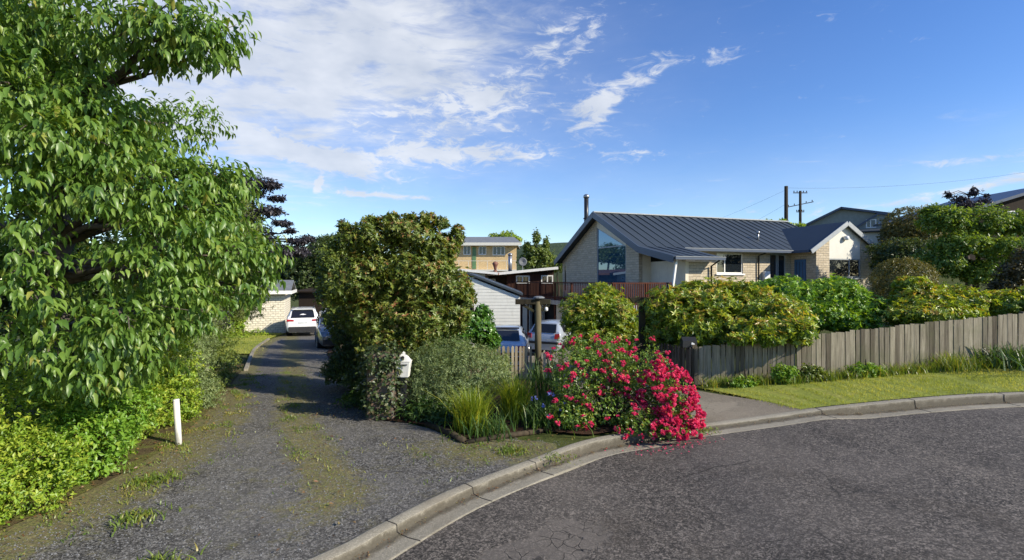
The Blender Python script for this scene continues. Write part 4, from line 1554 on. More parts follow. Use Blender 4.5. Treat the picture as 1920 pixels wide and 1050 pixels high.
for (a, b, c, d_, mu) in ((-5.9, -5.0, 5.55, 6.65, (-5.45,)), (-4.05, -3.1, 5.55, 6.6, (-3.6,)), (-2.35, -0.85, 5.5, 6.6, (-1.85, -1.35))):
    face_window(root, off, a, b, c, d_, yy, mu)
m_ = MB()
m_.box(-4.8, -4.35, yy - .06, yy + .02, 3.85, 6.5)
m_.build('door', M_grn, root, off=off)
m_ = MB()
m_.box(yx0, yx1, yy - 1.2, yy - .003, 3.55, 3.74)
for i in range(9):
    x_ = yx0 + i * 1.13
    m_.box(x_, x_ + .05, yy - 1.2, yy - 1.15, 3.74, 4.75)
m_.box(yx0, yx1, yy - 1.2, yy - 1.15, 4.75, 4.8)
for xx in (-7, -4.7, -2.4, -0.1):
    m_.box(xx, xx + .12, yy - 1.1, yy - .98, -0.5, 3.549)
m_.build('balcony', M_offw, root, off=off)

# grey houses on the hill
def hill_house(name, label, x0, x1, y0, zb, ze, zrg, wm, wins, ap=None, zr2=None, rot=0):
    root = empty(name, ((x0 + x1) / 2, y0, zb), label, 'house')
    off = root.location.copy()
    root.rotation_euler.z = math.radians(rot)
    cxm = ap if ap is not None else (x0 + x1) / 2
    zr2 = zr2 or ze
    m_ = MB()
    v = [(x0, y0, zb), (x1, y0, zb), (x1, y0, zr2), (cxm, y0, zrg), (x0, y0, ze)]
    m_.add(v + [(a, y0 + 9, c) for a, b, c in v], [(0, 1, 2, 3, 4), (9, 8, 7, 6, 5), (1, 6, 7, 2), (5, 0, 4, 9)])
    m_.build('wall', wm, root, off=off)
    m_ = MB()
    s1 = (zrg - ze) / (cxm - x0)
    s2 = (zrg - zr2) / (x1 - cxm)
    m_.slab([(cxm, y0 - .5, zrg + .12), (cxm, y0 + 9.5, zrg + .12), (x0 - .6, y0 + 9.5, ze - .6 * s1 + .12), (x0 - .6, y0 - .5, ze - .6 * s1 + .12)], .22)
    m_.slab([(cxm, y0 - .5, zrg + .12), (x1 + .6, y0 - .5, zr2 - .6 * s2 + .12), (x1 + .6, y0 + 9.5, zr2 - .6 * s2 + .12), (cxm, y0 + 9.5, zrg + .12)], .22)
    m_.build('roof', M_fascia, root, off=off)
    for (a, b, c, d_, mu) in wins:
        face_window(root, off, a, b, c, d_, y0, mu)
    return root, off


root, off = hill_house('grey_house', 'grey green gabled house on the hill behind the small front gable', 32.0, 40.2, 56, 2.0, 8.35, 10.35, M_greywall,
                       ((34.6, 36.2, 7.9, 8.7, (35.4,)),), 36.0, 9.45, -31)
m_ = MB()
v = [(37.6, 52.6, 3), (41.0, 52.6, 3), (41.0, 52.6, 9.2), (39.6, 52.6, 9.3), (37.6, 52.6, 7.9)]
m_.box(36.2, 40.4, 52.5, 55.998, 2.5, 7.4)
m_.build('lower_wall', M_offw, root, off=off)
m_ = MB()
m_.slab([(35.8, 52.1, 7.45), (40.9, 52.1, 7.45), (40.9, 55.99, 8.0), (35.8, 55.99, 8.0)], .14)
m_.build('lower_roof', M_roof, root, off=off)
m_ = MB()
v = [(37.2, 55.2, 7.6), (40.4, 55.2, 7.6), (40.4, 55.2, 9.15), (39.3, 55.2, 9.35), (37.2, 55.2, 7.9)]
m_.add(v + [(a, 55.996, c) for a, b, c in v], [(0, 1, 2, 3, 4), (9, 8, 7, 6, 5), (1, 6, 7, 2), (5, 0, 4, 9)])
m_.build('porch_wall', M_greywall, root, off=off)
m_ = MB()
m_.bar((36.9, 55.1, 7.85), (39.3, 55.1, 9.46), .3, .16)
m_.bar((39.3, 55.1, 9.46), (40.7, 55.1, 9.2), .3, .16)
m_.build('barge_board', M_fascia, root, off=off)
face_window(root, off, 38.2, 39.1, 8.0, 8.9, 55.2, (38.6,))
face_window(root, off, 37.5, 38.6, 5.7, 6.6, 52.5)
hill_house('dark_house', 'dark brown house with pale soffit at the right edge above the green trees', 35.5, 48, 40, 2.0, 7.9, 9.9, M_dbrown,
           ((37.6, 39.5, 7.2, 7.9, ()),), 42)

# cream block garage on the left
root, off = box_house('block_garage', 'cream block garage with a small dark window at the far left of the gravel drive', -22.5, -15.1, 34, 40, -2.0, 1.60, M_wbrick, 'garage')
root.rotation_euler.z = math.radians(20)
root.location = (-15.1 - 3.7 * math.cos(math.radians(20)), 34 - 3.7 * math.sin(math.radians(20)), -2.0)
m_ = MB()
m_.slab([(-22.9, 33.5, 1.76), (-14.7, 33.5, 1.76), (-14.7, 37, 2.5), (-22.9, 37, 2.5)], .12)
m_.slab([(-22.9, 37, 2.5), (-14.7, 37, 2.5), (-14.7, 40.5, 1.76), (-22.9, 40.5, 1.76)], .12)
m_.build('roof', M_greyroof, root, off=off)
m_ = MB()
m_.box(-22.9, -14.68, 33.42, 33.5, 1.58, 1.80)
m_.box(-14.72, -14.66, 33.5, 40.5, 1.56, 1.78)
m_.build('gutter', M_white, root, off=off)
face_window(root, off, -18.25, -17.55, -0.35, 1.1, 34, (), M_dpost)



# ------------------------------------------------------------------ cars
def car(name, label, loc, heading, spec, paint, group=None):
    """x forward, y left, z up; spec: stations along the car"""
    root = empty(name, loc, label, 'car', heading, group)
    L0, Wd, H = spec['L'], spec['W'] / 2, spec['H']
    gz, belt = spec['clear'], spec['belt']
    # stations: x from the rear, roof height, roof half width factor, side half width factor, belt height
    st = spec['st']
    mb = MB()
    ring = []
    for (x, zr, fr, fs, zb) in st:
        hw = Wd * fs
        rw = Wd * fr
        half = [(0.0, gz), (hw * .86, gz), (hw * .97, gz + .12), (hw * 1.0, (gz + zb) / 2 + .06), (hw * .975, zb),
                ((hw * .97 + rw) / 2 + .02, (zb + zr) / 2), (rw, zr - .05), (rw * .80, zr - .005), (0.0, zr + .015)]
        full = [(x, y, z) for y, z in half] + [(x, -y, z) for y, z in half[-2:0:-1]]
        ring.append(full)
    k = len(ring[0])
    vs = [p for r_ in ring for p in r_]
    fs = [(i * k + j, (i + 1) * k + j, (i + 1) * k + (j + 1) % k, i * k + (j + 1) % k) for i in range(len(ring) - 1) for j in range(k)]
    fs.append(tuple(range(k)))
    fs.append(tuple((len(ring) - 1) * k + j for j in range(k))[::-1])
    mb.add(vs, fs)
    bo = mb.build('body', paint, root, True, bevel=0.02)
    bo.data.set_sharp_from_angle(angle=math.radians(38))

    def surf(i0, i1, j0, j1, a, b):
        """bilinear point between stations i0, i1 and ring places j0, j1"""
        p = Vector(ring[i0][j0]).lerp(Vector(ring[i1][j0]), a)
        q_ = Vector(ring[i0][j1]).lerp(Vector(ring[i1][j1]), a)
        return p.lerp(q_, b)

    def panel(name_, quad, m_, th=.012, lift=.01, par=None):
        q_ = [Vector(p) for p in quad]
        n_ = (q_[1] - q_[0]).cross(q_[3] - q_[0]).normalized()
        c_ = sum(q_, Vector()) / 4
        if n_.dot(c_ - Vector((L0 * .5, 0, H * .45))) < 0:
            q_ = q_[::-1]
            n_ = -n_
        s_ = MB()
        s_.slab([p + n_ * lift for p in q_], th)
        return s_.build(name_, m_, par or root)

    sp = spec
    for (nm, i0, i1, a0, a1, b0, b1) in sp['side_glass']:
        for sgn in (1, -1):
            j0, j1 = (4, 6)
            qd = [surf(i0, i1, j0, j1, a0, b0), surf(i0, i1, j0, j1, a1, b0), surf(i0, i1, j0, j1, a1, b1), surf(i0, i1, j0, j1, a0, b1)]
            qd = [Vector((p.x, p.y * sgn + sgn * .02, p.z)) for p in qd]
            panel(nm, qd, M_cglass)
    for (nm, qd, m_) in sp['panels']:
        panel(nm, [Vector(p) for p in qd], m_)
    for (nm, qd, m_) in sp['pairs']:
        for sgn in (1, -1):
            panel(nm, [Vector((p[0], p[1] * sgn, p[2])) for p in qd], m_, .03, .015)
    for (nm, b_, m_) in sp['boxes']:
        s_ = MB()
        s_.box(*b_)
        s_.build(nm, m_, root, bevel=.015)
    wr_, ww = sp['wr'], .22
    for x in sp['axles']:
        for sgn in (1, -1):
            y0 = sgn * (Wd - .02)
            arch = MB()
            arch.tube([(x, y0 - sgn * .3, wr_ + .02), (x, y0 + sgn * .012, wr_ + .02)], wr_ * 1.16, 24)
            arch.build('wheel_arch', M_trimb, root)
            t_ = MB()
            t_.tube([(x, y0 - sgn * ww, wr_), (x, y0 - sgn * .02, wr_), (x, y0 + sgn * .025, wr_)], [wr_, wr_, wr_ * .9], 24)
            wo_ = t_.build('wheel', M_tyre, root, True)
            wo_.data.set_sharp_from_angle(angle=math.radians(40))
            t_ = MB()
            t_.tube([(x, y0, wr_), (x, y0 + sgn * .032, wr_)], [wr_ * .68, wr_ * .62], 20)
            for kk_ in range(5):
                a = 6.283 * kk_ / 5
                t_.bar((x, y0 + sgn * .035, wr_), (x + math.cos(a) * wr_ * .6, y0 + sgn * .035, wr_ + math.sin(a) * wr_ * .6), .05, .02, (0, 1, 0))
            t_.build('rim', M_rim, wo_)
    return root


SUV = dict(L=4.75, W=1.89, H=1.68, clear=.26, belt=1.02, wr=.36, axles=(0.98, 3.72),
           st=[(0.00, .98, .80, .86, .80), (0.06, 1.10, .82, .955, 1.00), (0.16, 1.30, .76, .98, 1.06), (0.42, 1.62, .70, .99, 1.07), (0.9, 1.67, .71, 1.0, 1.06), (1.9, 1.69, .72, 1.0, 1.04),
               (2.75, 1.64, .70, 1.0, 1.02), (3.45, 1.17, .74, 1.0, 1.01), (4.1, 1.06, .78, .98, .98), (4.6, .90, .74, .90, .82), (4.75, .72, .66, .80, .66)],
           side_glass=[('side_window', 3, 4, .35, .95, .1, .86), ('side_window', 4, 5, .06, .96, .1, .88), ('side_window', 5, 6, .04, .96, .1, .88), ('side_window', 6, 7, .02, .5, .1, .8)],
           panels=[('rear_window', [(0.045, -.66, 1.13), (0.045, .66, 1.13), (0.345, .58, 1.55), (0.345, -.58, 1.55)], M_cglass),
                   ('windscreen', [(3.43, -.68, 1.20), (3.43, .68, 1.20), (2.84, .58, 1.60), (2.84, -.58, 1.60)], M_cglass),
                   ('number_plate', [(-.012, -.26, .80), (-.012, .26, .80), (.0, .26, .92), (.0, -.26, .92)], M_plate),
                   ('rear_bumper', [(-.03, -.76, .34), (-.03, .76, .34), (-.03, .78, .60), (-.03, -.78, .60)], M_trimb)],
           pairs=[('tail_lamp', [(-.012, .50, .93), (.0, .88, .92), (.02, .89, 1.05), (.0, .50, 1.02)], M_tail),
                  ('headlamp', [(4.70, .42, .74), (4.52, .80, .78), (4.50, .80, .90), (4.66, .42, .86)], M_lens)],
           boxes=[('grille', (4.70, 4.79, -.4, .4, .58, .78), M_trimb), ('front_bumper', (4.6, 4.80, -.74, .74, .30, .55), M_trimb), ('rear_skirt', (-.05, .1, -.80, .80, .28, .56), M_trimb),
                  ('roof_rail', (0.7, 2.7, .60, .64, 1.68, 1.73), M_trimb), ('roof_rail', (0.7, 2.7, -.64, -.60, 1.68, 1.73), M_trimb),
                  ('spoiler', (.26, .5, -.60, .60, 1.60, 1.65), M_carw)])
HATCH = dict(L=3.85, W=1.67, H=1.49, clear=.24, belt=.95, wr=.30, axles=(0.62, 3.06),
             st=[(0.00, .80, .78, .84, .70), (0.07, .94, .80, .95, .90), (0.16, 1.12, .76, .98, .98), (0.42, 1.44, .70, .99, .98), (0.9, 1.49, .71, 1.0, .97), (1.7, 1.49, .72, 1.0, .95),
                 (2.2, 1.43, .70, 1.0, .94), (2.85, 1.02, .74, .99, .92), (3.4, .92, .74, .96, .86), (3.75, .76, .70, .86, .70), (3.85, .62, .62, .78, .58)],
             side_glass=[('side_window', 3, 4, .25, .96, .1, .86), ('side_window', 4, 5, .06, .97, .1, .88), ('side_window', 5, 6, .03, .97, .1, .88), ('side_window', 6, 7, .02, .45, .1, .8)],
             panels=[('rear_window', [(0.085, -.60, 1.02), (0.085, .60, 1.02), (0.35, .53, 1.38), (0.35, -.53, 1.38)], M_cglass),
                     ('windscreen', [(2.82, -.62, 1.06), (2.82, .62, 1.06), (2.30, .53, 1.39), (2.30, -.53, 1.39)], M_cglass),
                     ('number_plate', [(-.012, -.25, .62), (-.012, .25, .62), (.0, .25, .74), (.0, -.25, .74)], M_plate)],
             pairs=[('tail_lamp', [(-.015, .56, .76), (.02, .80, .76), (.07, .80, 1.0), (.04, .58, .97)], M_tail),
                    ('headlamp', [(3.78, .36, .66), (3.58, .70, .70), (3.54, .70, .82), (3.72, .36, .78)], M_lens)],
             boxes=[('bumper_strip', (-.045, .12, -.74, .74, .52, .63), M_trimb), ('front_bumper', (3.7, 3.9, -.66, .66, .28, .52), M_trimb), ('side_strip', (1.0, 2.7, .80, .85, .55, .62), M_trimb), ('side_strip', (1.0, 2.7, -.85, -.80, .55, .62), M_trimb)])
SEDAN = dict(L=4.35, W=1.70, H=1.39, clear=.22, belt=.90, wr=.30, axles=(0.85, 3.45),
             st=[(0.00, .72, .76, .82, .62), (0.08, .90, .78, .95, .84), (0.45, .98, .76, .98, .92), (1.15, 1.32, .68, .99, .93), (1.6, 1.385, .69, 1.0, .92), (2.2, 1.39, .70, 1.0, .91),
                 (2.6, 1.33, .68, 1.0, .90), (3.2, .98, .72, .99, .88), (3.8, .88, .72, .96, .82), (4.25, .70, .68, .86, .64), (4.35, .58, .6, .78, .54)],
             side_glass=[('side_window', 3, 4, .1, .97, .1, .86), ('side_window', 4, 5, .05, .97, .1, .88), ('side_window', 5, 6, .03, .97, .1, .88), ('side_window', 6, 7, .02, .5, .1, .8)],
             panels=[('rear_window', [(0.46, -.58, 1.00), (0.46, .58, 1.00), (1.05, .52, 1.29), (1.05, -.52, 1.29)], M_cglass),
                     ('windscreen', [(3.18, -.62, 1.01), (3.18, .62, 1.01), (2.70, .53, 1.29), (2.70, -.53, 1.29)], M_cglass),
                     ('number_plate', [(-.012, -.25, .56), (-.012, .25, .56), (.0, .25, .68), (.0, -.25, .68)], M_plate)],
             pairs=[('tail_lamp', [(-.015, .52, .70), (.02, .81, .70), (.05, .81, .87), (.03, .52, .86)], M_tail),
                    ('headlamp', [(4.28, .36, .6), (4.08, .70, .62), (4.05, .70, .74), (4.22, .36, .72)], M_lens)],
             boxes=[('rear_bumper', (-.04, .12, -.72, .72, .36, .50), M_trimb), ('roof_edge', (1.08, 1.2, -.54, .54, 1.345, 1.40), M_trimb)])


def heading_of(dx, dy):
    return math.atan2(dy, dx)


cx_, cy_ = (568 - 960) / 960 * 30.6, 30.6
car('parked_car', 'white estate car seen from behind at the end of the gravel drive', (cx_, cy_, Z(cx_, cy_) + .0), heading_of(-.36, .93), SUV, M_carw, 'parked cars')
fx, fy = -7.45, 22.3
h_ = heading_of(.38, -.92)
car('parked_car', 'silver grey car facing the road, half hidden by the magnolia', (fx - math.cos(h_) * 4.75, fy - math.sin(h_) * 4.75, Z(fx - .7, fy + 2)), h_, SUV, M_carg, 'parked cars')
cx_, cy_ = 1.38, 23.0
car('parked_car', 'silver blue hatchback with round red tail lamps behind the round gate post', (cx_, cy_, Z(1.6, 24) - .05), heading_of(.47, .88), HATCH, M_cars, 'parked cars')
cx_, cy_ = -.33, 17.4
car('parked_car', 'low silver saloon with a glinting rear window behind the picket fence', (cx_, cy_, Z(cx_, cy_ + 2) - .02), heading_of(.05, 1), SEDAN, M_cars, 'parked cars')
fx, fy = -13.3, 39.0
car('parked_car', 'grey car roof showing beyond the white estate car', (fx, fy, Z(fx, fy) + .1), heading_of(-.3, 1), HATCH, M_carg, 'parked cars')


# ------------------------------------------------------------------ fences, posts, small things
def board_run(name, pts, z_h, bw, gap, m, th=.02, seed=0, pointed=False, parent=None, off=None, jit=.02, base=.03):
    """vertical boards standing along a line; z_h(x, y, s) gives the top height over the ground"""
    r_ = random.Random(seed)
    p = np.array(pts, float)
    s = np.r_[0, np.cumsum(np.linalg.norm(np.diff(p, axis=0), axis=1))]
    V, F, A = [], [], []
    u = 0.0
    while u + bw < s[-1]:
        w_ = bw * r_.uniform(.88, 1.05)
        a = Vector((np.interp(u, s, p[:, 0]), np.interp(u, s, p[:, 1]), 0))
        b = Vector((np.interp(u + w_, s, p[:, 0]), np.interp(u + w_, s, p[:, 1]), 0))
        d = (b - a).normalized()
        nn = Vector((-d.y, d.x, 0)) * th
        jo = Vector((-d.y, d.x, 0)) * r_.uniform(-.006, .006)
        a, b = a + jo, b + jo
        mid = (a + b) / 2
        g = Z(mid.x, mid.y)
        h = g + z_h(mid.x, mid.y, u) + r_.uniform(-jit, jit * .5)
        lean = d * r_.uniform(-.012, .012)
        if pointed:
            prof = [(a, g + base), (b, g + base), (b + lean, h - .05), (b.lerp(a, .28) + lean, h), (a.lerp(b, .28) + lean, h), (a + lean, h - .05)]
        else:
            prof = [(a, g + base), (b, g + base), (b + lean, h + r_.uniform(-.006, .006)), (a + lean, h)]
        k = len(prof)
        bi = len(V)
        for q_, z_ in prof:
            V.append((q_.x, q_.y, z_))
        for q_, z_ in prof:
            V.append((q_.x + nn.x, q_.y + nn.y, z_))
        F.append(tuple(bi + i for i in range(k)))
        F.append(tuple(bi + k + i for i in reversed(range(k))))
        for i in range(k):
            j = (i + 1) % k
            F.append((bi + i, bi + i + k, bi + j + k, bi + j))
        A += [r_.uniform(0, 1)] * (2 * k)
        u += w_ + gap * r_.uniform(.3, 1.6)
    mb = MB()
    mb.v, mb.f = V, F
    o = mb.build(name, m, parent, off=off)
    at_ = o.data.attributes.new('lr', 'FLOAT', 'POINT')
    at_.data.foreach_set('value', A)
    return o


def fence_thing(name, label, pts, z_h, bw, gap, m, posts, seed, rails=(0.25, 0.75), pointed=False, side=1, post_h=None, front=False):
    x0, y0 = pts[0]
    root = empty(name, (x0, y0, Z(x0, y0)), label, 'fence')
    off = root.location.copy()
    board_run('board_panel' if not pointed else 'picket_panel', pts, z_h, bw, gap, m, seed=seed, pointed=pointed, parent=root, off=off)
    for f in rails:
        mb = MB()
        for (a, b) in zip(pts[:-1], pts[1:]):
            n_ = max(1, int(math.dist(a, b) / 1.5))
            for i in range(n_):
                p, q_ = [(a[0] + (b[0] - a[0]) * t_, a[1] + (b[1] - a[1]) * t_) for t_ in (i / n_, (i + 1) / n_)]
                d = Vector((q_[0] - p[0], q_[1] - p[1], 0)).normalized()
                o_ = Vector((-d.y, d.x, 0)) * (.05 * side)
                mb.bar((p[0] + o_.x, p[1] + o_.y, Z(*p) + z_h(p[0], p[1], 0) * f), (q_[0] + o_.x, q_[1] + o_.y, Z(*q_) + z_h(q_[0], q_[1], 0) * f), .04, .09)
        mb.build('rail', m, root, off=off)
    for (a, b, ph) in posts:
        mb = MB()
        mb.box(a - .05, a + .05, b + .045, b + .145, Z(a, b) - .2, Z(a, b) + ph)
        mb.build('post', m, root, off=off)
    return root


FY = 11.25
f1 = [(4.08, 11.45), (5.2, 11.3), (6.25, 11.12)]
f2 = [(6.19, 11.115), (8.0, 11.12), (11.2, 11.2), (16, 11.2), (24, 10.6)]
fence_thing('board_fence', 'low weathered grey paling fence under the overhanging rhododendron by the concrete crossing', f1, lambda x, y, s: .89 + .015 * (x - 4.1), 0.088, .011, M_fence,
            [(4.1, 11.45, .92), (6.1, 11.17, .88)], 3)
fence_thing('board_fence', 'taller grey paling fence along the mown grass verge', f2, lambda x, y, s: .965 + .020 * (x - 6), 0.10, .011, M_fence,
            [(6.35, 11.14, .97), (8.9, 11.14, 1.0), (11.3, 11.22, 1.08)], 4)
fence_thing('picket_fence', 'dark brown picket fence running back from the low paling fence to the dark gate post', [(3.22, 13.5), (3.6, 12.5), (4.02, 11.5)], lambda x, y, s: .88 + .12 * max(0, (y - 11.4) / 2), .07, .03, M_darkpick,
            [(3.3, 13.3, .9)], 5, pointed=True)
fence_thing('picket_fence', 'pale old picket fence behind the grass clumps and left of the round gate post', [(-1.3, 14.2), (-.4, 14.1), (0.62, 14.0)], lambda x, y, s: .93, .07, .035, M_picket,
            [(-1.2, 14.2, .9)], 6, pointed=True)
fence_thing('picket_fence', 'short stub of pale pickets right of the round gate post', [(0.86, 13.95), (1.12, 13.95)], lambda x, y, s: .80, .07, .035, M_picket, [], 7, pointed=True)

# gate posts with their caps
px_, py_ = 0.71, 13.95
g0 = Z(px_, py_)
gpst = empty('gate_post', (px_, py_, g0), 'pale round timber gate post with a broad flat cap beside the pickets', 'gate post')
m_ = MB()
m_.tube([(0, 0, -.2), (0, 0, 2.14)], [.095, .085], 14)
m_.build('post', M_post, gpst, True)
m_ = MB()
m_.box(-.62, .34, -.07, .07, 2.06, 2.20)
m_.bar((-.42, 0, 2.05), (-.1, 0, 1.86), .07, .07)
m_.bar((.30, 0, 2.05), (.1, 0, 1.90), .07, .07)
m_.build('cross_beam', M_dpost, gpst, bevel=.01)
m_ = MB()
m_.lathe([(.10, 0), (.16, .03), (.15, .06), (.08, .085)], 12, (0.02, 0, 2.20))
m_.build('post_cap', M_greyroof, gpst)
m_ = MB()
m_.tube([(.22, -.02, 2.06), (.22, -.02, 1.98)], .012, 6)
m_.lathe([(.02, -.09), (.05, -.06), (.05, 0), (.02, .03)], 10, (.22, -.02, 1.96))
m_.build('hanging_lamp', M_plastic, gpst, True)
px_, py_ = 3.3, 13.0
g0 = Z(px_, py_)
gpst = empty('gate_post', (px_, py_, g0), 'dark square timber gate post with a T shaped beam behind the roses', 'gate post')
m_ = MB()
m_.box(-.075, .075, -.075, .075, -.2, 1.93 - g0 + .06)
m_.build('post', M_dpost, gpst, bevel=.01)
m_ = MB()
bz = 1.99 - g0
m_.add([(-.34, -.06, bz + .07), (.46, -.06, bz + .07), (.46, .06, bz + .07), (-.34, .06, bz + .07), (-.24, -.06, bz - .07), (.28, -.06, bz - .07), (.28, .06, bz - .07), (-.24, .06, bz - .07)],
       [(0, 1, 2, 3), (7, 6, 5, 4), (0, 4, 5, 1), (1, 5, 6, 2), (2, 6, 7, 3), (3, 7, 4, 0)])
m_.build('cross_beam', M_dpost, gpst, bevel=.008)

# dark letterbox with a white flap on the fence corner
lb = empty('letterbox', (4.02, 11.66, Z(4.02, 11.66) - .06), 'small dark letterbox with a white flap peeking over the fence corner', 'letterbox')
m_ = MB()
m_.box(-.03, .03, -.03, .03, 0, .93)
m_.build('post', M_dpost, lb)
m_ = MB()
m_.add([(-.16, -.10, .93), (.16, -.10, .93), (.16, .14, .93), (-.16, .14, .93), (-.16, -.10, 1.08), (.16, -.10, 1.08), (.16, .14, 1.08), (-.16, .14, 1.08), (-.16, .02, 1.16), (.16, .02, 1.16)],
       [(3, 2, 1, 0), (0, 1, 5, 4), (2, 3, 7, 6), (1, 2, 6, 9, 5), (3, 0, 4, 8, 7), (4, 5, 9, 8), (6, 7, 8, 9)])
m_.build('box', M_black, lb)
m_ = MB()
m_.slab([(.02, -.104, .95), (.12, -.104, .95), (.10, -.104, 1.02), (.04, -.104, 1.05)], .006)
m_.build('flap', M_plastic, lb)

# white marker post by the hedge
mp = at(334, 835, 7.74)
mk = empty('marker_post', (mp.x, mp.y, Z(mp.x, mp.y)), 'short white painted marker stake at the weedy edge of the gravel drive', 'marker post')
m_ = MB()
m_.tube([(0.02, 0, -.15), (-.03, 0, .68)], [.045, .042], 12)
m_.build('stake', M_worn, mk, True)
m_ = MB()
m_.tube([(-.031, 0, .68), (-.033, 0, .70)], [.046, .04], 12)
m_.build('cap', M_white, mk)

# mossy brick pillar with ivy, white letterbox on a black post
pb = Vector((-2.35, 9.35, Z(-2.35, 9.35)))
pil = empty('brick_pillar', pb, 'old brick pillar smothered in dark ivy at the corner of the garden bed', 'pillar')
m_ = MB()
m_.box(-.24, .24, -.24, .24, -.1, 1.12)
m_.box(-.28, .28, -.28, .28, 1.12, 1.20)
m_.build('shaft', M_obrick, pil, bevel=.015)
foliage('ivy', [((pb.x, pb.y, pb.z + .5), (.40, .40, .62)), ((pb.x, pb.y - .05, pb.z + 1.1), (.42, .4, .3))], 1300, 3, .07, .05, L_ivy, pil, pb, seed=21, droop=.5, inner=.72)
lp = Vector((-1.97, 9.3, Z(-1.97, 9.3)))
lb = empty('letterbox', lp, 'white tapered letterbox with a pierced peaked top on a black post by the ivy pillar', 'letterbox')
m_ = MB()
m_.box(-.05, .05, -.03, .07, -.1, .76)
m_.build('post', M_black, lb)
m_ = MB()
ring_ = lambda w_, z_: [(-w_, -w_ * .8, z_), (w_, -w_ * .8, z_), (w_, w_ * .8, z_), (-w_, w_ * .8, z_)]
v = ring_(.098, .76) + ring_(.132, 1.03)
m_.add(v, [(3, 2, 1, 0), (4, 5, 6, 7), (0, 1, 5, 4), (1, 2, 6, 5), (2, 3, 7, 6), (3, 0, 4, 7)])
m_.build('box', M_worn, lb, bevel=.008)
m_ = MB()
v = ring_(.136, 1.035) + ring_(.136, 1.055)
m_.add(v, [(3, 2, 1, 0), (4, 5, 6, 7), (0, 1, 5, 4), (1, 2, 6, 5), (2, 3, 7, 6), (3, 0, 4, 7)])
m_.add([(-.12, -.10, 1.055), (.12, -.10, 1.055), (.12, .1, 1.055), (-.12, .1, 1.055), (-.05, -.05, 1.16), (.05, -.05, 1.16), (.05, .05, 1.16), (-.05, .05, 1.16), (0, -.02, 1.22), (0, .02, 1.22)],
       [(0, 1, 5, 4), (1, 2, 6, 5), (2, 3, 7, 6), (3, 0, 4, 7), (4, 5, 8), (5, 6, 9, 8), (6, 7, 9), (7, 4, 8, 9)])
m_.build('lid', M_worn, lb)
m_ = MB()
m_.tube([(0, -.088, 1.115), (0, -.075, 1.115)], .032, 14)
m_.build('hole', M_dark, lb)
m_ = MB()
m_.box(-.09, .09, -.115, -.106, .985, 1.0)
m_.build('slot', M_dark, lb)

# timber edging of the bed
tag(MB().tube([(-1.45, 8.72, .03), (-1.0, 8.2, .05), (-.74, 7.80, .05)], [.055, .06, .06], 8).build('edging_log', M_log, None, True),
    'dark rotting edging timber running from the corner of the bed towards the pillar', 'edging timber')
tag(MB().tube([(-.70, 7.74, .04), (-.2, 7.98, .06), (.5, 8.32, .05)], [.035, .045, .04], 8).build('edging_log', M_log, None, True),
    'thin grey edging timber running from the corner of the bed to the roses', 'edging timber')

# power poles and wires
def pole(px, ptop, D, rad, arms, label):
    p = at(px, ptop, D)
    g = Z(p.x, p.y)
    root = empty('power_pole', (p.x, p.y, g), label, 'power pole')
    m_ = MB()
    m_.tube([(0, 0, -.5), (0, 0, p.z - g)], [rad * 1.2, rad], 10)
    m_.build('pole', M_pole, root, True)
    for (dz, ln, tilt) in arms:
        m_ = MB()
        m_.bar((-ln, 0, p.z - g - dz - tilt), (ln, 0, p.z - g - dz + tilt),   .09, .10)
        for f in (-.9, -.45, .45, .9):
            m_.lathe([(.04, 0), (.07, .06), (.04, .2)], 8, (ln * f, 0, p.z - g - dz + tilt * f + .08))
        m_.build('crossarm', M_pole, root)
    return p


pa = pole(1474, 349, 58, .19, [], 'bare dark power pole rising behind the house roof')
pb_ = pole(1500.5, 358, 66, .15, [(.25, .9, 0), (1.75, 1.7, .35), (2.7, .5, 0)], 'power pole with tilted crossarms just right of the bare pole')


def wire(a, b, sag, label):
    n_ = 24
    p = [a.lerp(b, t_ / n_) - Vector((0, 0, sag * 4 * (t_ / n_) * (1 - t_ / n_))) for t_ in range(n_ + 1)]
    o_ = MB().tube(p, .009, 5).build('power_line', M_pole, None, True)
    tag(o_, label, 'power line')


wire(pa - Vector((0, 0, .4)), at(1180, 455, 90), 1.0, 'thin power line dropping left from the bare pole')
wire(pa - Vector((0, 0, 2.0)), at(1250, 470, 80), 1.0, 'lower thin power line dropping left from the bare pole')
wire(pa - Vector((0, 0, .2)), at(2050, 300, 60), 1.0, 'thin power line running right from the bare pole over the hill')

# timber fence and dark shed at the end of the drive
root, off = box_house('dark_shed', 'dark timber shed in shade beyond the cream block garage', -17.5, -14.9, 42, 46, -2, 1.55, M_dbrown, 'shed')
m_ = MB()
m_.slab([(-17.8, 41.6, 1.6), (-14.6, 41.6, 1.6), (-14.6, 46.3, 1.9), (-17.8, 46.3, 1.9)], .1)
m_.build('roof', M_dbrown, root, off=off)
fence_thing('board_fence', 'red brown paling fence across the far end of the gravel drive', [(-14.8, 42.5), (-12, 42.0), (-9, 41)], lambda x, y, s: 1.75, .14, .01, M_brown, [(-14.7, 42.5, 1.8), (-12, 42, 1.8)], 9)


# ------------------------------------------------------------------ vegetation
def PD(px, py, D, rx, ry, rz_):
    """an ellipsoid of foliage centred where the photo shows it at depth D"""
    return (tuple(at(px, py, D)), (rx, ry, rz_))


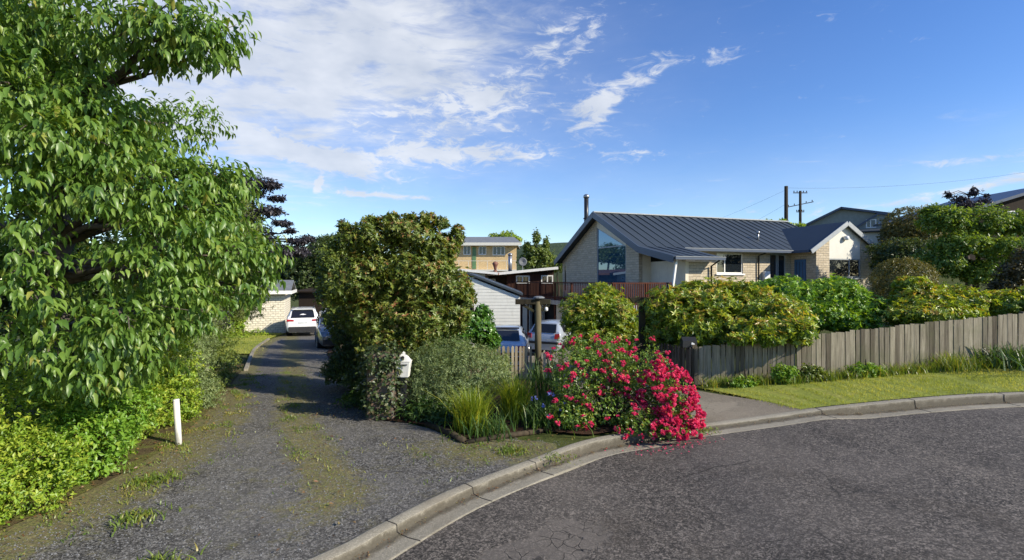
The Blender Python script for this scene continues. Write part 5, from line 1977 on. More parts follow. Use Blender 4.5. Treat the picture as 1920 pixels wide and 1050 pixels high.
# the big cherry on the left: layered drooping sprays on long limbs
def cherry():
    base = Vector((-7.3, 7.9, Z(-7.3, 7.9)))
    root = empty('cherry_tree', base, 'big cherry tree with layered drooping leafy branches along the left edge', 'tree')
    rr = random.Random(5)
    top = Vector((-7.1, 8.2, 6.6))
    path = limb_path(base - Vector((0, 0, .2)), top, 0, 8, .02, rr)
    mb = MB()
    mb.tube(path, [.24, .22, .2, .18, .16, .14, .12, .1, .07], 10)
    tips = [
        # (px, py, D, size) ends of limbs that reach towards the drive
        (478, 52, 6.2, .50), (400, 62, 6.1, .55), (320, 40, 6.2, .55), (230, 60, 6.3, .6), (425, 88, 6.5, .30), (300, 92, 6.6, .36), (140, 20, 6.4, .6),
        (312, 218, 6.4, .42), (235, 205, 6.5, .5), (150, 175, 6.4, .5), (90, 130, 6.6, .5), (285, 260, 6.8, .5), (180, 270, 6.0, .55), (100, 250, 5.8, .55), (20, 250, 5.9, .6),
        (372, 300, 6.8, .48), (300, 330, 6.3, .55), (230, 350, 6.0, .55), (430, 340, 7.2, .48), (495, 345, 7.4, .32), (350, 390, 6.6, .55), (410, 415, 7.1, .45),
        (450, 470, 7.3, .38), (520, 472, 7.6, .26), (390, 480, 6.8, .5), (300, 440, 6.3, .55), (350, 540, 6.6, .45), (440, 540, 7.4, .35), (510, 535, 7.7, .30),
        (260, 500, 6.2, .45), (300, 590, 6.3, .45), (380, 585, 6.7, .35), (240, 600, 5.9, .42), (190, 640, 5.9, .40), (280, 660, 6.2, .36), (150, 700, 5.8, .32), (220, 690, 6.0, .32),
        (60, 470, 5.6, .28), (40, 520, 5.5, .25), (30, 400, 5.7, .4), (110, 350, 6.0, .5), (30, 330, 5.8, .5),
        (60, 560, 5.6, .34), (120, 600, 5.7, .36), (90, 660, 5.6, .30), (20, 620, 5.7, .34), (330, 520, 6.8, .4), (500, 470, 7.4, .30), (530, 510, 7.6, .26), (490, 340, 7.2, .3), (450, 330, 7.0, .4),
        (60, 60, 6.8, .6), (40, 170, 7.2, .7), (140, 100, 7.6, .7), (10, 20, 6.6, .6), (220, 140, 8.0, .5), (120, 240, 8.2, .8), (240, 300, 8.2, .8), (330, 420, 8.3, .7),
        (300, 520, 8.2, .7), (240, 600, 8.0, .7), (180, 330, 8.6, .9),
    ]
    pads = []
    for (px, py, D, s) in tips:
        s *= .82
        edge = np.interp(py, [0, 50, 90, 112, 130, 160, 200, 230, 260, 300, 330, 360, 400, 440, 460, 490, 520, 540, 560, 600, 640, 700, 750],
                         [440, 475, 415, 270, 185, 185, 285, 305, 318, 365, 480, 500, 470, 500, 548, 535, 540, 520, 470, 400, 370, 310, 230])
        px = min(px, edge - (s * 1.15 + .16) * 960 / D) if edge < 900 else px
        c = at(px, py, D)
        pads.append(((c.x, c.y, c.z), (s * 1.15, s * 1.1, s * .50)))
        j = min(range(2, 9), key=lambda q: abs(path[q].z - (c.z - .25)))
        a = path[j]
        q = limb_path(a, c, .18, 6, .025, rr)
        r0 = .055 + .03 * rr.random()
        mb.tube(q, [r0 * (1 - .14 * i) for i in range(7)], 6)
        for _ in range(5):
            dd = Vector((rr.uniform(-1, 1) * s, rr.uniform(-1, 1) * s, rr.uniform(-.3, .3) * s))
            mb.tube(limb_path(q[4 + (_ % 2)], c + dd, .03, 3, .05, rr), [.016, .012, .008, .004], 5)
    # limbs away from the camera and out of frame, so the tree is whole from any side
    for _ in range(26):
        a = rr.uniform(1.2, 5.4)
        z_ = rr.uniform(2.4, 7.2)
        rad = rr.uniform(1.2, 3.0) * (1 - max(0, z_ - 5) * .2)
        c = Vector((-7.2 + math.cos(a) * rad, 8.2 + math.sin(a) * rad, z_))
        pads.append(((c.x, c.y, c.z), (.85, .85, .42)))
        j = min(range(2, 9), key=lambda q: abs(path[q].z - (c.z - .25)))
        q = limb_path(path[j], c, .15, 5, .03, rr)
        mb.tube(q, [.05, .044, .038, .03, .022, .012], 6)
    mb.build('trunk', M_bark, root, True, base)
    r = np.random.default_rng(77)
    P, N = pad_points(pads, 7600, .25, .2, seed=31)
    P, N = keep_above(P, N, .3)
    n, k = len(P), 6
    nn = n * k
    # each tip: leaves along a short twig, hanging to both sides and folding down
    az_ = r.uniform(0, 6.28, n)
    tw = unit(np.c_[np.cos(az_), np.sin(az_), r.uniform(-.35, .15, n)] + N * .8)
    t = np.tile(np.linspace(0, 1, k), n)
    A = np.repeat(tw, k, 0)
    S_ = unit(np.cross(A, np.array([0, 0, 1.0]) + 0 * A))
    sd_ = np.tile(np.where(np.arange(k) % 2 == 0, 1.0, -1.0), n)[:, None]
    P2 = np.repeat(P, k, 0) + A * (t * .26)[:, None]
    D = unit(A * .55 + S_ * sd_ * .6 - np.array([0, 0, 1.0]) * r.uniform(.35, 1.25, nn)[:, None] + r.normal(size=(nn, 3)) * .2)
    U = unit(np.array([0, 0, 1.0]) + A * .25 + r.normal(size=(nn, 3)) * .22)
    Ls = .150 * r.uniform(.40, 1.2, nn)
    val = np.clip(np.repeat(r.uniform(0, .65, n), k) + r.uniform(0, .35, nn), 0, 1)
    leaves('crown', P2, D, U, Ls, Ls * .37, L_cherry, val, root, base, True)


cherry()

DARKBACK = [  # filler trees; their dark leaf colour stands in for shade behind the cherry
    ('shade_fill_tree', 'filler tree, dark leaves standing in for shade behind the cherry trunk', -9.6, 10.6, 4.2, 201),
    ('shade_fill_tree', 'filler tree, dark leaves standing in for shade, further left behind the cherry, at the photo edge', -11.8, 9.6, 4.8, 202),
    ('shade_fill_tree', 'filler tree, dark leaves standing in for shade, beyond the cherry beside the feathery tree', -9.6, 13.6, 4.4, 203),
    ('shade_fill_tree', 'filler tree, dark leaves standing in for shade, in the left hedge beyond the purple shrub', -11.8, 18.0, 4.0, 204),
    ('shade_fill_tree', 'filler tree, dark leaves standing in for shade, left of the lawn beside the block garage', -15.5, 21.5, 4.2, 205),
]
# lime hedge and fresh shrub in the bottom left corner
def shrub(name, label, pads, n, k, L, Wd, lm, seed, cat='shrub', **kw):
    c = np.mean([p[0] for p in pads], 0)
    base = Vector((c[0], c[1], Z(c[0], c[1])))
    return tree(name, label, cat, base, (c[0], c[1], max(base.z + .4, c[2])), pads, n, k, L, Wd, lm, M_barkb, .035, seed, fol='foliage', **kw)


for (nm, lb_, x_, y_, h_, sd_) in DARKBACK:
    g_ = Z(x_, y_)
    tree(nm, lb_, 'tree', (x_, y_, g_), (x_, y_, g_ + h_ * .8),
         [((x_, y_, g_ + h_ * .3), (1.5, 1.4, h_ * .32)), ((x_ + .5, y_ - .2, g_ + h_ * .62), (1.2, 1.2, h_ * .28)), ((x_ - .5, y_ + .3, g_ + h_ * .75), (1.0, 1.0, h_ * .25))],
         2400, 5, .13, .07, L_dark, trunk_r=.12, seed=sd_, inner=.5, group='dark trees behind the cherry')
shrub('privet_hedge', 'lime green clipped-looking hedge shrub in the bottom left corner beside the gravel',
      [((-6.15, 5.2, .55), (.95, .9, .80)), ((-6.0, 6.2, .62), (.85, .9, .82)), ((-6.8, 6.0, .8), (1.0, 1.2, .9)), ((-5.62, 5.0, .28), (.72, .55, .50)), ((-5.38, 5.6, .38), (.58, .6, .52)), ((-6.9, 4.4, .5), (.9, .9, .8)), ((-5.35, 4.75, .12), (.42, .38, .28))],
      9000, 5, .050, .024, L_lime, 41, spread=.9, droop=.05, inner=.62)
shrub('leafy_shrub', 'fresh mid green leafy shrub between the lime hedge and the white marker stake',
      [((-5.45, 6.45, .45), (.58, .6, .58)), ((-5.45, 7.0, .70), (.50, .5, .55)), ((-5.9, 7.2, 1.1), (.65, .6, .6))], 3200, 5, .065, .032, L_fresh, 42, spread=.9, inner=.6)
shrub('yellow_green_shrub', 'yellow green shrub under the cherry branches behind the marker stake',
      [((-6.0, 8.6, 1.25), (.65, .6, .75)), ((-6.6, 8.2, 1.0), (.7, .7, 1.0)), ((-5.95, 8.9, .4), (.48, .55, .48)), ((-5.9, 7.9, .5), (.45, .5, .5))], 4200, 5, .06, .028, L_lime, 43, inner=.6)
shrub('wispy_shrub', 'thin wispy grey green shrub leaning over the left edge of the drive',
      [((-6.05, 9.7, .9), (.35, .45, .9)), ((-6.3, 10.2, 1.5), (.5, .6, .9)), ((-5.9, 9.9, .35), (.3, .4, .35))], 2200, 6, .05, .012, L_greyg, 44, inner=.2, spread=1.0)
tree('feathery_tree', 'pale feathery leaved small tree behind the cherry, beside the drive', 'tree', (-7.3, 12.2, Z(-7.3, 12.2)), (-7.0, 12.2, 4.0),
     [PD(440, 420, 12, .6, .7, .55), PD(410, 500, 11.8, .8, .8, .8), PD(455, 540, 12, .6, .7, .5), PD(380, 560, 11.6, .8, .8, .8), PD(460, 575, 12.2, .45, .6, .35), PD(400, 640, 11.4, .6, .6, .5), PD(350, 450, 12, 1, 1, 1.0), PD(440, 370, 12.4, .4, .5, .4), PD(340, 620, 11, .7, .7, .8)],
     4600, 7, .07, .014, L_wisp, trunk_r=.09, seed=45, droop=.45, inner=.25, spread=1.1)
shrub('fern_cover', 'low dark leafy ground cover along the left edge of the shaded drive',
      [((-7.15, 11.6, .1), (.5, .9, .32)), ((-8.0, 13.6, .0), (.6, 1.1, .35)), ((-9.3, 16.2, -.15), (.6, 1.2, .35)), ((-6.55, 10.4, .1), (.4, .7, .25))], 1500, 5, .08, .035, L_tree, 46, inner=.5, twigs=False)
shrub('purple_shrub', 'small purple leaved shrub overhanging the left lawn', [PD(400, 590, 14, .5, .5, .55), PD(385, 640, 14, .45, .5, .4)], 600, 5, .08, .04, L_copper, 47, inner=.3)
shrub('golden_shrub', 'golden yellow shrub against the cream block garage', [PD(435, 612, 30, .9, .7, .9), PD(452, 585, 31, .45, .5, .7), PD(480, 628, 31, .9, .5, .35), PD(420, 630, 29, 1.2, .8, .4)], 1300, 5, .12, .06, L_lime, 48, inner=.4)
tree('copper_beech', 'dark purple copper beech with ragged branches behind the block garage', 'tree', (-16.2, 30.5, Z(-16.2, 30.5)), (-15.6, 30.8, 7.6),
     [PD(465, 350, 30, 1.1, 1.4, .75), PD(505, 345, 30, .6, .8, .3), PD(450, 400, 30, 1.4, 1.5, .8), PD(505, 395, 30, .9, .8, .28), PD(530, 418, 30, .6, .6, .16), PD(470, 440, 30, 1.5, 1.6, .8), PD(520, 470, 30, 1.3, 1.3, .5), PD(560, 452, 30.5, .8, .8, .22), PD(415, 370, 31, 1.6, 1.6, 1.2), PD(400, 450, 31, 1.8, 1.8, 1.4), PD(580, 447, 30.5, .4, .4, .14), PD(545, 432, 30, .35, .4, .10), PD(560, 470, 30.5, .8, .8, .3), PD(520, 372, 30, .5, .5, .14)],
     4600, 5, .19, .10, L_copper, M_barkb, .26, 49, inner=.15, droop=.5)
tree('dark_tree', 'dark evergreen tree closing the end of the gravel drive', 'tree', at(578, 600, 46), at(580, 470, 46), [PD(575, 510, 46, 1.8, 2, 1.9), PD(600, 475, 46, 1.6, 1.8, 1.3), PD(560, 540, 46, 1.2, 2, 1.0), PD(615, 455, 47, 1.2, 1.3, .7), PD(640, 500, 46, 2, 2, 2.2), PD(545, 500, 47, 1.8, 1.8, 1.5), PD(530, 525, 47, 1.6, 1.6, 1.0)], 3600, 6, .24, .13, L_dark, trunk_r=.3, seed=50, inner=.5)
tree('pale_top_tree', 'tree with pale flowering top above the dark evergreen at the drive end', 'tree', at(620, 600, 52), at(618, 460, 52), [PD(612, 456, 52, 1.5, 1.5, .8), PD(590, 475, 52, 1.2, 1.3, .8), PD(640, 470, 52, 1.4, 1.5, .9)], 900, 6, .24, .12, L_wisp, trunk_r=.25, seed=51, inner=.4)
tree('laurel_tree', 'bright green leafy tree on the left flank of the magnolia', 'tree', (-5.25, 15.6, Z(-5.25, 15.6)), (-5.2, 15.6, 3.0),
     [PD(632, 490, 16, .55, .7, .6), PD(625, 540, 16, .50, .7, .6), PD(650, 450, 16, .4, .6, .4), PD(640, 590, 15.7, .55, .7, .6), PD(660, 530, 16, .7, .8, 1.0)], 2600, 5, .12, .055, L_tree, trunk_r=.08, seed=52, inner=.5)

for (x_, y_, h_, sd_, lb_) in ((-3.3, 17.2, 4.2, 211, 'unseen tree added close behind the magnolia to shade the drive'), (-4.4, 20.6, 4.9, 212, 'unseen tree added behind the facing silver car to shade the drive')):
    g_ = Z(x_, y_)
    tree('drive_shade_tree', lb_, 'tree', (x_, y_, g_), (x_, y_, g_ + h_ * .75),  # hidden trees added to cast more shade across the drive
         [((x_, y_, g_ + h_ * .75), (1.0, 1.0, h_ * .22)), ((x_ - .4, y_, g_ + h_ * .45), (1.1, 1.1, h_ * .28)), ((x_ + .4, y_ + .3, g_ + h_ * .4), (1.0, 1.0, h_ * .3))],
         1900, 5, .12, .055, L_tree, trunk_r=.09, seed=sd_, inner=.4)
# magnolia with russet tips
mg = [PD(700, 450, 12.8, .62, .75, .55), PD(775, 445, 12.8, .72, .8, .48), PD(828, 470, 12.8, .42, .6, .46), PD(672, 452, 12.7, .32, .45, .33), PD(690, 520, 12.6, .7, .85, .7), PD(780, 520, 12.6, .95, .95, .7), PD(840, 535, 12.6, .55, .7, .5), PD(700, 595, 12.5, .85, .9, .65),
      PD(790, 595, 12.5, .85, .9, .6), PD(760, 660, 12.3, .7, .8, .5), PD(855, 590, 12.6, .4, .5, .42), PD(640, 540, 12.6, .3, .5, .4), PD(875, 560, 12.6, .2, .3, .2), PD(735, 415, 12.8, .25, .35, .2), PD(803, 415, 12.8, .22, .35, .2), PD(858, 440, 12.8, .16, .3, .22),
      PD(715, 645, 10.8, .50, .7, .5), PD(745, 620, 11.2, .6, .7, .5), PD(645, 425, 12.7, .14, .2, .14), PD(700, 418, 12.8, .2, .25, .16), PD(770, 412, 12.8, .16, .25, .16), PD(868, 545, 12.6, .2, .3, .25), PD(830, 418, 12.8, .14, .2, .14)]
mg = [(tuple(Vector((0, 0, CAM_Z)).lerp(Vector(c), .88 if c[1] > 12 else 1.0)), tuple(q * .88 for q in rad)) for c, rad in mg]
tree('magnolia_tree', 'dense magnolia tree with russet young leaves in the middle of the garden', 'tree', (-2.6, 11.3, Z(-2.6, 11.3)), (-2.4, 11.3, 3.2), mg, 9800, 6, .088, .038, L_mag, M_barkb, .11, 53, mode='whorl', inner=.4, tipbias=.15, lump=.36, droop=.15)
shrub('dark_shrub', 'dark green leafy shrub, darkened also for shade, at the foot of the magnolia beside the drive',
      [PD(690, 660, 12.2, .75, .8, .6), PD(655, 615, 12.6, .5, .7, .65), PD(655, 680, 12.2, .5, .7, .5), PD(690, 700, 11.0, .50, .7, .45), PD(640, 690, 12.4, .4, .8, .4), PD(715, 690, 10.4, .4, .5, .45)], 3400, 5, .085, .038, L_darkg, 153, inner=.4, lump=.34)  # shrubs and lower magnolia growth; leaf colour partly stands in for shade
shrub('camellia_shrub', 'glossy dark green camellia in front of the white garage', [PD(850, 620, 13.4, .75, .7, .55), PD(900, 615, 13.6, .4, .5, .45), PD(905, 590, 13.7, .22, .3, .25), PD(920, 640, 13.5, .25, .4, .25), PD(800, 610, 13.3, .5, .6, .6)], 2300, 5, .10, .055, L_cam, 54, inner=.5, mode='whorl')
shrub('grey_green_shrub', 'rounded grey green fine leaved shrub beside the white letterbox', [((-1.10, 10.0, .72), (.92, .85, .66)), ((-.65, 10.2, .65), (.75, .8, .52)), ((-1.6, 9.9, .62), (.55, .6, .58)), ((-1.15, 9.6, .30), (.85, .55, .40))], 6500, 7, .055, .011, L_greyg, 55, inner=.6, spread=1.1, droop=.1)
shrub('dark_ground_cover', 'dark arching leaves spilling out at the foot of the grey green shrub', [((-1.5, 9.15, .15), (.5, .4, .28)), ((-1.1, 8.9, .12), (.4, .35, .22)), ((-2.9, 10.6, .1), (.6, .9, .3))], 800, 5, .12, .025, L_bladeg, 56, inner=.3, droop=.5)


def clump(name, label, x, y, h, wid, n, spread, m, lean, seed, cat='plant'):
    b = Vector((x, y, Z(x, y)))
    root = empty(name, b, label, cat)
    blades('leaves', [(x, y, b.z + .03)], h, wid, m, root, b, n, spread, lean, seed)
    return root


clump('grass_clump', 'bright yellow green strappy grass clump at the corner of the bed', -.66, 8.40, .74, .017, 620, .10, L_blade, .50, 61)
clump('grass_clump', 'second yellow green grass clump, between the first clump and the roses', .05, 9.15, .80, .017, 560, .10, L_blade, .50, 62)
clump('lily_clump', 'dark green arching lily leaves in front of the yellow green grass', -.40, 8.15, .38, .022, 160, .20, L_bladeg, .9, 63)
gl = clump('gladiolus_clump', 'tall grey green sword leaves with budding spikes left of the roses', .72, 10.2, .95, .030, 150, .26, L_bladeg, .28, 64)
for (dx, dy, h_) in ((.05, -.05, 1.12), (.28, .05, 1.2), (.2, -.1, 1.0), (-.15, 0, .95)):
    m_ = MB()
    m_.tube([(dx, dy, 0), (dx + .03, dy, h_ * .7), (dx + .02, dy, h_)], [.012, .012, .008], 6)
    for i in range(7):
        m_.lathe([(.006, -.03), (.02, 0), (.006, .035)], 6, (dx + .02 + .015 * (-1) ** i, dy, h_ * (.72 + .04 * i)))
    m_.build('flower_spike', M_post, gl)
ir = clump('iris_clump', 'blue flowered iris clump at the left foot of the roses', .62, 8.75, .48, .020, 420, .26, L_bladeg, .6, 65)
for (dx, dy, z_) in ((-.22, -.15, .50), (-.10, -.25, .40), (.02, -.1, .56), (.16, -.28, .33), (-.28, .05, .44), (.1, .1, .50), (-.02, -.32, .25), (.26, -.18, .42)):
    P = np.repeat(np.array([[.62 + dx, 8.75 + dy, ir.location.z + z_]]), 9, 0)
    rq = np.random.default_rng(int(abs(dx * 1000) + 3))
    leaves('flower', P, rq.normal(size=(9, 3)) + [0, -.3, .5], rq.normal(size=(9, 3)), .045, .03, L_blue, rq.uniform(0, 1, 9), ir, ir.location)

# the rose bush
def rose():
    base = Vector((1.75, 8.9, Z(1.75, 8.9)))
    root = empty('rose_bush', base, 'sprawling rose bush covered in crimson pink flowers spilling over the kerb', 'rose bush')
    pads = [((1.15, 9.0, .85), (.55, .6, .62)), ((1.75, 9.1, .86), (.62, .6, .56)), ((2.25, 8.9, .8), (.55, .6, .60)), ((2.55, 8.55, .58), (.40, .5, .46)), ((2.62, 8.25, .38), (.34, .36, .34)), ((2.42, 7.95, .12), (.36, .30, .22)),
            ((2.05, 8.1, .18), (.38, .32, .32)), ((1.5, 8.6, .40), (.60, .42, .42)), ((1.0, 8.45, .28), (.42, .36, .28)), ((1.7, 9.4, 1.2), (.30, .35, .22)), ((1.25, 9.3, 1.1), (.22, .3, .18))]
    rr = random.Random(9)
    mb = MB()
    for (c, rad) in pads:
        for _ in range(4):
            e = Vector(c) + Vector((rr.uniform(-.8, .8) * rad[0], rr.uniform(-.8, .8) * rad[1], rr.uniform(-.2, 1.05) * rad[2]))
            mb.tube(limb_path(base + Vector((rr.uniform(-.2, .2), rr.uniform(-.2, .2), 0)), e, .35, 5, .03, rr), [.014, .012, .01, .008, .006, .004], 5)
    mb.build('stem', M_barkb, root, True, base)
    foliage('foliage', pads, 4600, 5, .050, .030, L_rose, root, base, seed=71, inner=.45, spread=1.0, droop=.1, lump=.3)
    # flower clusters: dense on the right-hand lower shoulder, scattered elsewhere
    protos = []
    for q in range(5):
        rq = np.random.default_rng(500 + q)
        PP, DD, UU, VV = [], [], [], []
        nf = 7 + q
        for f in range(nf):
            cpos = np.clip(rq.normal(size=3), -1.2, 1.2) * np.array([.042, .036, .034])
            nv_ = unit((rq.normal(size=(1, 3)) * .5 + [[.15, -.45, .6]]))[0]
            e1 = unit(np.cross(nv_, [[.3, .9, .1]]))[0]
            e2 = np.cross(nv_, e1)
            tone = rq.uniform(0, .9)
            for ringi, (kk_, op) in enumerate(((6, .25), (5, .8), (3, 1.6))):
                for j in range(kk_):
                    a = 6.283 * j / kk_ + ringi * .5 + rq.uniform(-.2, .2)
                    PP.append(cpos)
                    DD.append(e1 * math.cos(a) + e2 * math.sin(a) + nv_ * op)
                    UU.append(nv_)
                    VV.append(np.clip(tone + rq.uniform(-.12, .12), 0, 1))
        o = leaves('flower_cluster', np.array(PP), np.array(DD), np.array(UU), .033, .034, L_petal, np.array(VV), root)
        protos.append(o)
    r = np.random.default_rng(91)
    heavy = [((2.55, 8.50, .62), (.45, .50, .46), 56), ((2.66, 8.2, .40), (.35, .36, .34), 40), ((2.48, 7.92, .16), (.36, .28, .18), 20), ((2.28, 8.55, .84), (.45, .42, .40), 14)]
    light = [((1.15, 9.0, .85), (.58, .62, .66), 34), ((1.75, 9.1, .88), (.65, .62, .60), 34), ((2.25, 8.9, .85), (.58, .6, .60), 26), ((1.5, 8.6, .40), (.60, .44, .42), 8), ((2.05, 8.1, .14), (.38, .32, .32), 12), ((.95, 8.42, .28), (.42, .36, .28), 12)]
    spots = []
    for lst in (heavy, light):
        for (c, rad, k) in lst:
            tries = 0
            got = 0
            while got < k and tries < 900:
                tries += 1
                d = unit(r.normal(size=(1, 3)))[0]
                if d[1] > .15 or d[2] < -.75:
                    continue
                p = np.array(c) + d * np.array(rad) * r.uniform(.97, 1.1)
                if p[2] < Z(p[0], p[1]) - .02:
                    continue
                spots.append((p, 1.12 if lst is heavy else .8))
                got += 1
    def vis(sp):
        return -sp[1] * 10 + sp[0][1]
    order = sorted(range(len(spots)), key=lambda i: vis(spots[i]) + r.uniform(0, 1.2))
    used = [False] * 5
    rest = []
    for rank, i in enumerate(order):
        p, s = spots[i]
        q = rank % 5
        s *= r.uniform(.75, 1.15)
        eul = (r.uniform(-.35, .35), r.uniform(-.35, .35), r.uniform(-.7, .7))
        if rank < 100:
            if not used[q]:
                o = protos[q]
                used[q] = True
            else:
                o = protos[q].copy()
                COL.objects.link(o)
                o.parent = root
            o.location = Vector(p) - base
            o.rotation_euler = eul
            o.scale = (s, s, s)
        else:
            rest.append((p, s, eul, q))
    Vs, Fs, As, b = [], [], [], 0
    for (p, s, eul, q) in rest:
        me = protos[q].data
        co = np.zeros(len(me.vertices) * 3, np.float32)
        me.vertices.foreach_get('co', co)
        R = np.array(Matrix.Rotation(eul[2], 3, 'Z') @ Matrix.Rotation(eul[0], 3, 'X'))
        Vs.append(co.reshape(-1, 3) @ R.T * s * .9 + p)
        va = np.zeros(len(me.vertices), np.float32)
        me.attributes['lr'].data.foreach_get('value', va)
        As.append(va)
        li = np.zeros(len(me.loops), np.int32)
        me.loops.foreach_get('vertex_index', li)
        Fs.append(li.reshape(-1, 3) + b)
        b += len(me.vertices)
    o = np_mesh('flower', np.concatenate(Vs), [np.concatenate(Fs)], L_petal, root, np.concatenate(As), base)
    o['kind'] = 'stuff'


rose()

# rhododendrons behind the fences
def rhodo(label, pads, n, lm, seed, tip=.45, L=.112):
    return shrub('rhododendron', label, pads, int(n * 1.35), 6, L, L * .38, lm, seed, mode='whorl', inner=.42, tipbias=tip * .8, lump=.34, droop=.2)


rhodo('rounded yellow green rhododendron between the two gate posts, in front of the deck', [PD(1125, 575, 16.5, .95, .9, .62), PD(1090, 600, 16.3, .6, .8, .7), PD(1160, 600, 16.3, .75, .8, .7), PD(1125, 640, 16, 1.1, .8, .55), PD(1125, 552, 16.6, .5, .5, .3), PD(1180, 640, 15.8, .5, .6, .5)], 3400, L_rhodo, 81, .5)
rhodo('broad yellow green rhododendron hanging over the low paling fence', [PD(1260, 580, 13, .72, .8, .55), PD(1330, 570, 13, .85, .9, .55), PD(1410, 580, 12.8, .85, .9, .55), PD(1470, 598, 12.4, .62, .8, .42), PD(1330, 610, 12.5, 1.2, .9, .45), PD(1440, 615, 12.2, .75, .75, .36), PD(1250, 620, 13, .6, .8, .5), PD(1380, 545, 13.2, .6, .7, .25), PD(1300, 548, 13.2, .5, .6, .25), PD(1425, 618, 11.45, .55, .4, .26), PD(1490, 615, 11.6, .4, .4, .26), PD(1500, 622, 11.0, .32, .22, .24), PD(1445, 632, 11.05, .34, .2, .16), PD(1390, 634, 11.1, .3, .2, .12)], 6800, L_rhodo, 82, .55)
rhodo('fresh green rhododendron below the small front gable, behind the taller fence', [PD(1480, 560, 15.6, .9, .9, .6), PD(1560, 555, 15.6, 1.0, 1, .6), PD(1608, 580, 15.2, .60, .8, .5), PD(1530, 590, 15, 1.2, .9, .4), PD(1450, 545, 16, .6, .7, .35), PD(1590, 605, 14.6, .7, .7, .3)], 4800, L_rhodg, 83, .4)
rhodo('yellow green rhododendron right of the fresh green one, behind the tall fence', [PD(1722, 566, 14.6, .70, .8, .5), PD(1790, 568, 14.6, .65, .8, .40), PD(1710, 535, 14.8, .4, .5, .22), PD(1750, 590, 14, 1.2, .7, .35), PD(1700, 595, 14.4, .4, .6, .3)], 3600, L_rhodo, 84, .5)
rhodo('low yellow green rhododendron at the right edge behind the tall fence', [PD(1890, 565, 14.2, .7, .7, .3), PD(1960, 560, 14, .8, .8, .4), PD(1868, 578, 14.2, .35, .6, .2)], 1500, L_rhodo, 85, .5)

# garden trees at the right
def rtree(name, label, px, D, pads, n, k, L, lm, seed, zt=None, **kw):
    x = (px - 960) / 960 * D
    b = Vector((x, D, Z(x, D)))
    t = max(p[0][2] for p in pads)
    return tree(name, label, 'tree', b, (x, D, t - .3), pads, n, k, L, L * .5, lm, M_barkb, .14, seed, **kw)


shrub('round_shrub', 'clipped dome shaped olive shrub beside the small front gable', [PD(1694, 522, 19, 1.05, 1.0, .74), PD(1694, 545, 19, 1.0, 1.0, .6)], 3600, 5, .07, .032, L_dome, 86, inner=.85, lump=.06)
rtree('domed_tree', 'tall dark brown green domed tree behind the house corner', 1690, 31, [PD(1704, 420, 31, 1.4, 1.6, 1.1), PD(1684, 445, 31, .9, 1.2, 1.0), PD(1720, 440, 31, 1.3, 1.4, 1.2), PD(1700, 480, 30, 1.7, 1.5, 1.1)], 4200, 5, .13, L_dome, 87, inner=.8, lump=.1)
rtree('dark_evergreen', 'dark evergreen mass under the domed tree', 1690, 28, [PD(1690, 475, 27, 1.4, 1.3, .7), PD(1740, 480, 27, 1.2, 1.3, .9), PD(1665, 500, 27, .6, 1.0, .6)], 2400, 5, .15, L_dark, 88, inner=.6)
rtree('maple_tree', 'large spreading green maple above the tall fence at the right', 1835, 22, [PD(1770, 410, 22, .8, 1.0, .55), PD(1840, 415, 22, .95, 1.1, .60), PD(1905, 420, 22, .9, 1.1, .55), PD(1800, 455, 21.6, .95, 1.1, .5), PD(1875, 465, 21.4, 1.0, 1.1, .5), PD(1940, 470, 21.6, .9, 1.1, .6), PD(1765, 490, 21.8, .75, 1.0, .6), PD(1835, 510, 21.5, .9, 1.0, .5), PD(1900, 510, 21.8, .8, 1.0, .5), PD(1750, 395, 22.4, .4, .6, .25)], 4600, 6, .15, L_maple, 89, inner=.45, lump=.3, droop=.35)
rtree('purple_tree', 'spindly purple leaved tree poking above the green maple', 1815, 27, [PD(1800, 372, 27, .35, .4, .14), PD(1780, 366, 27, .2, .2, .09), PD(1824, 362, 27, .25, .3, .12), PD(1815, 385, 27, .9, .6, .25), PD(1845, 378, 27, .35, .4, .15), PD(1825, 354, 27, .13, .13, .07), PD(1850, 366, 27, .12, .12, .06), PD(1776, 362, 27, .1, .1, .05)], 420, 5, .14, L_copper, 90, inner=.1, lump=.4)
rtree('russet_shrub', 'russet leaved shrub at the right edge in front of the maple', 1920, 17, [PD(1905, 510, 17, .45, .6, .4), PD(1890, 535, 17, .5, .6, .3), PD(1935, 490, 17, .5, .7, .6)], 1300, 5, .10, L_olive, 91, inner=.4)
# trees behind the house and the other roofs
rtree('slender_tree', 'slender leafy tree behind the brown house roof', 1005, 47, [PD(1006, 446, 47, .32, .4, .7), PD(1004, 475, 47, 1.0, 1.0, .9), PD(990, 490, 47, .9, 1.0, .7), PD(1022, 485, 47, .9, 1.0, .8), PD(1024, 455, 47, .28, .3, .5), PD(988, 462, 47, .3, .3, .5)], 1500, 5, .24, L_tree, 92, inner=.2, lump=.4)
rtree('roundtop_tree', 'round topped yellow green tree behind the yellow house', 945, 80, [PD(930, 447, 80, 1.2, 1.2, .8), PD(950, 445, 80, 1.5, 1.5, 1.0), PD(966, 450, 80, 1.0, 1.0, .7)], 700, 5, .35, L_lime, 93, inner=.5)
rtree('hedge_tree', 'low leafy trees between the stone gable and the slender tree', 1045, 50, [PD(1045, 495, 50, 1.6, 1, .8), PD(1025, 500, 50, 1.2, 1, .6)], 700, 5, .22, L_tree, 94, inner=.4)
rtree('tall_shrub', 'thin yellow green tree top behind the roof by the power poles', 1472, 48, [PD(1466, 420, 48, .5, .5, .5), PD(1480, 425, 48, .5, .5, .4), PD(1500, 425, 48, .6, .5, .35), PD(1440, 416, 48, .4, .4, .2)], 420, 5, .22, L_lime, 95, inner=.1, lump=.4)

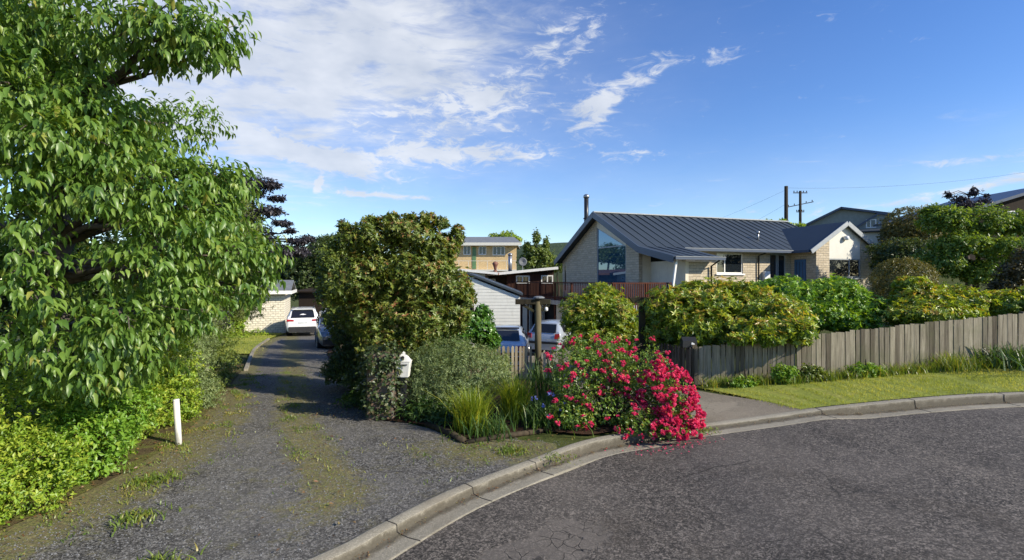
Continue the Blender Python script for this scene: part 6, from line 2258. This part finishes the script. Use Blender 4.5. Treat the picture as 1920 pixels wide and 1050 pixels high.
# growth along the foot of the board fence
r = np.random.default_rng(12)
spots_ = []
for i in range(46):
    x = 4.3 + i * .135 + r.uniform(-.05, .05)
    spots_.append((x, np.interp(x, [4, 6.25, 11], [11.3, 11.0, 11.02]) - r.uniform(.05, .28), 0))
C = np.array(spots_)
C[:, 2] = zf(C[:, 0], C[:, 1]) + .02
o = blades('fence_foot_weeds', C, .26, .014, L_weed, None, None, 2600, .09, .7, 14)
o['kind'] = 'stuff'
for j, (x, h_, n_, lb_) in enumerate(((5.75, .42, 260, 'leafy dock weed standing against the step in the paling fences'), (6.35, .36, 300, 'dark leafy weed clump just right of the fence step'), (4.95, .22, 220, 'small bright weed at the foot of the low fence'), (7.5, .3, 260, 'tangled weed clump under the tall fence'))):
    y_ = 10.85
    shrub('weed_clump', lb_, [((x, y_, Z(x, y_) + h_ * .5), (.26 + .05 * j, .18, h_ * .55))], n_, 5, .075, .032, L_fresh if j != 1 else L_tree, 130 + j, cat='weed', inner=.2)
clump('flax_clump', 'broad arching flax clump against the tall fence at the right edge', 10.6, 10.7, .50, .032, 420, .36, L_bladeg, 1.0, 67)
clump('grass_tussock', 'feathery grass tussock left of the flax against the tall fence', 9.35, 10.85, .40, .012, 420, .2, L_weed, .5, 68)
clump('flax_clump', 'second flax clump cut off by the right edge of the photo', 11.6, 10.6, .50, .032, 300, .3, L_bladeg, 1.0, 69)
for (x, y, h_, n_, sd_, lb_) in ((-3.05, 4.35, .16, 90, 70, 'leafy weed tuft in the gravel near the bottom left'), (.0, 7.35, .10, 110, 71, 'small green weed tuft on the moss by the kerb'), (-3.9, 5.3, .12, 90, 72, 'bright weed tuft at the edge of the gravel'), (-4.4, 6.3, .14, 90, 73, 'weed tuft in front of the leafy shrub'), (.62, 7.0, .06, 70, 74, 'grass tuft growing in the kerb channel'), (2.95, 8.0, .07, 110, 75, 'bright grass tuft under the roses on the kerb')):
    clump('weed_tuft', lb_, x, y, h_ * .62, .016, int(n_ * 1.8), .13, L_weed, 1.1, sd_, 'weed')
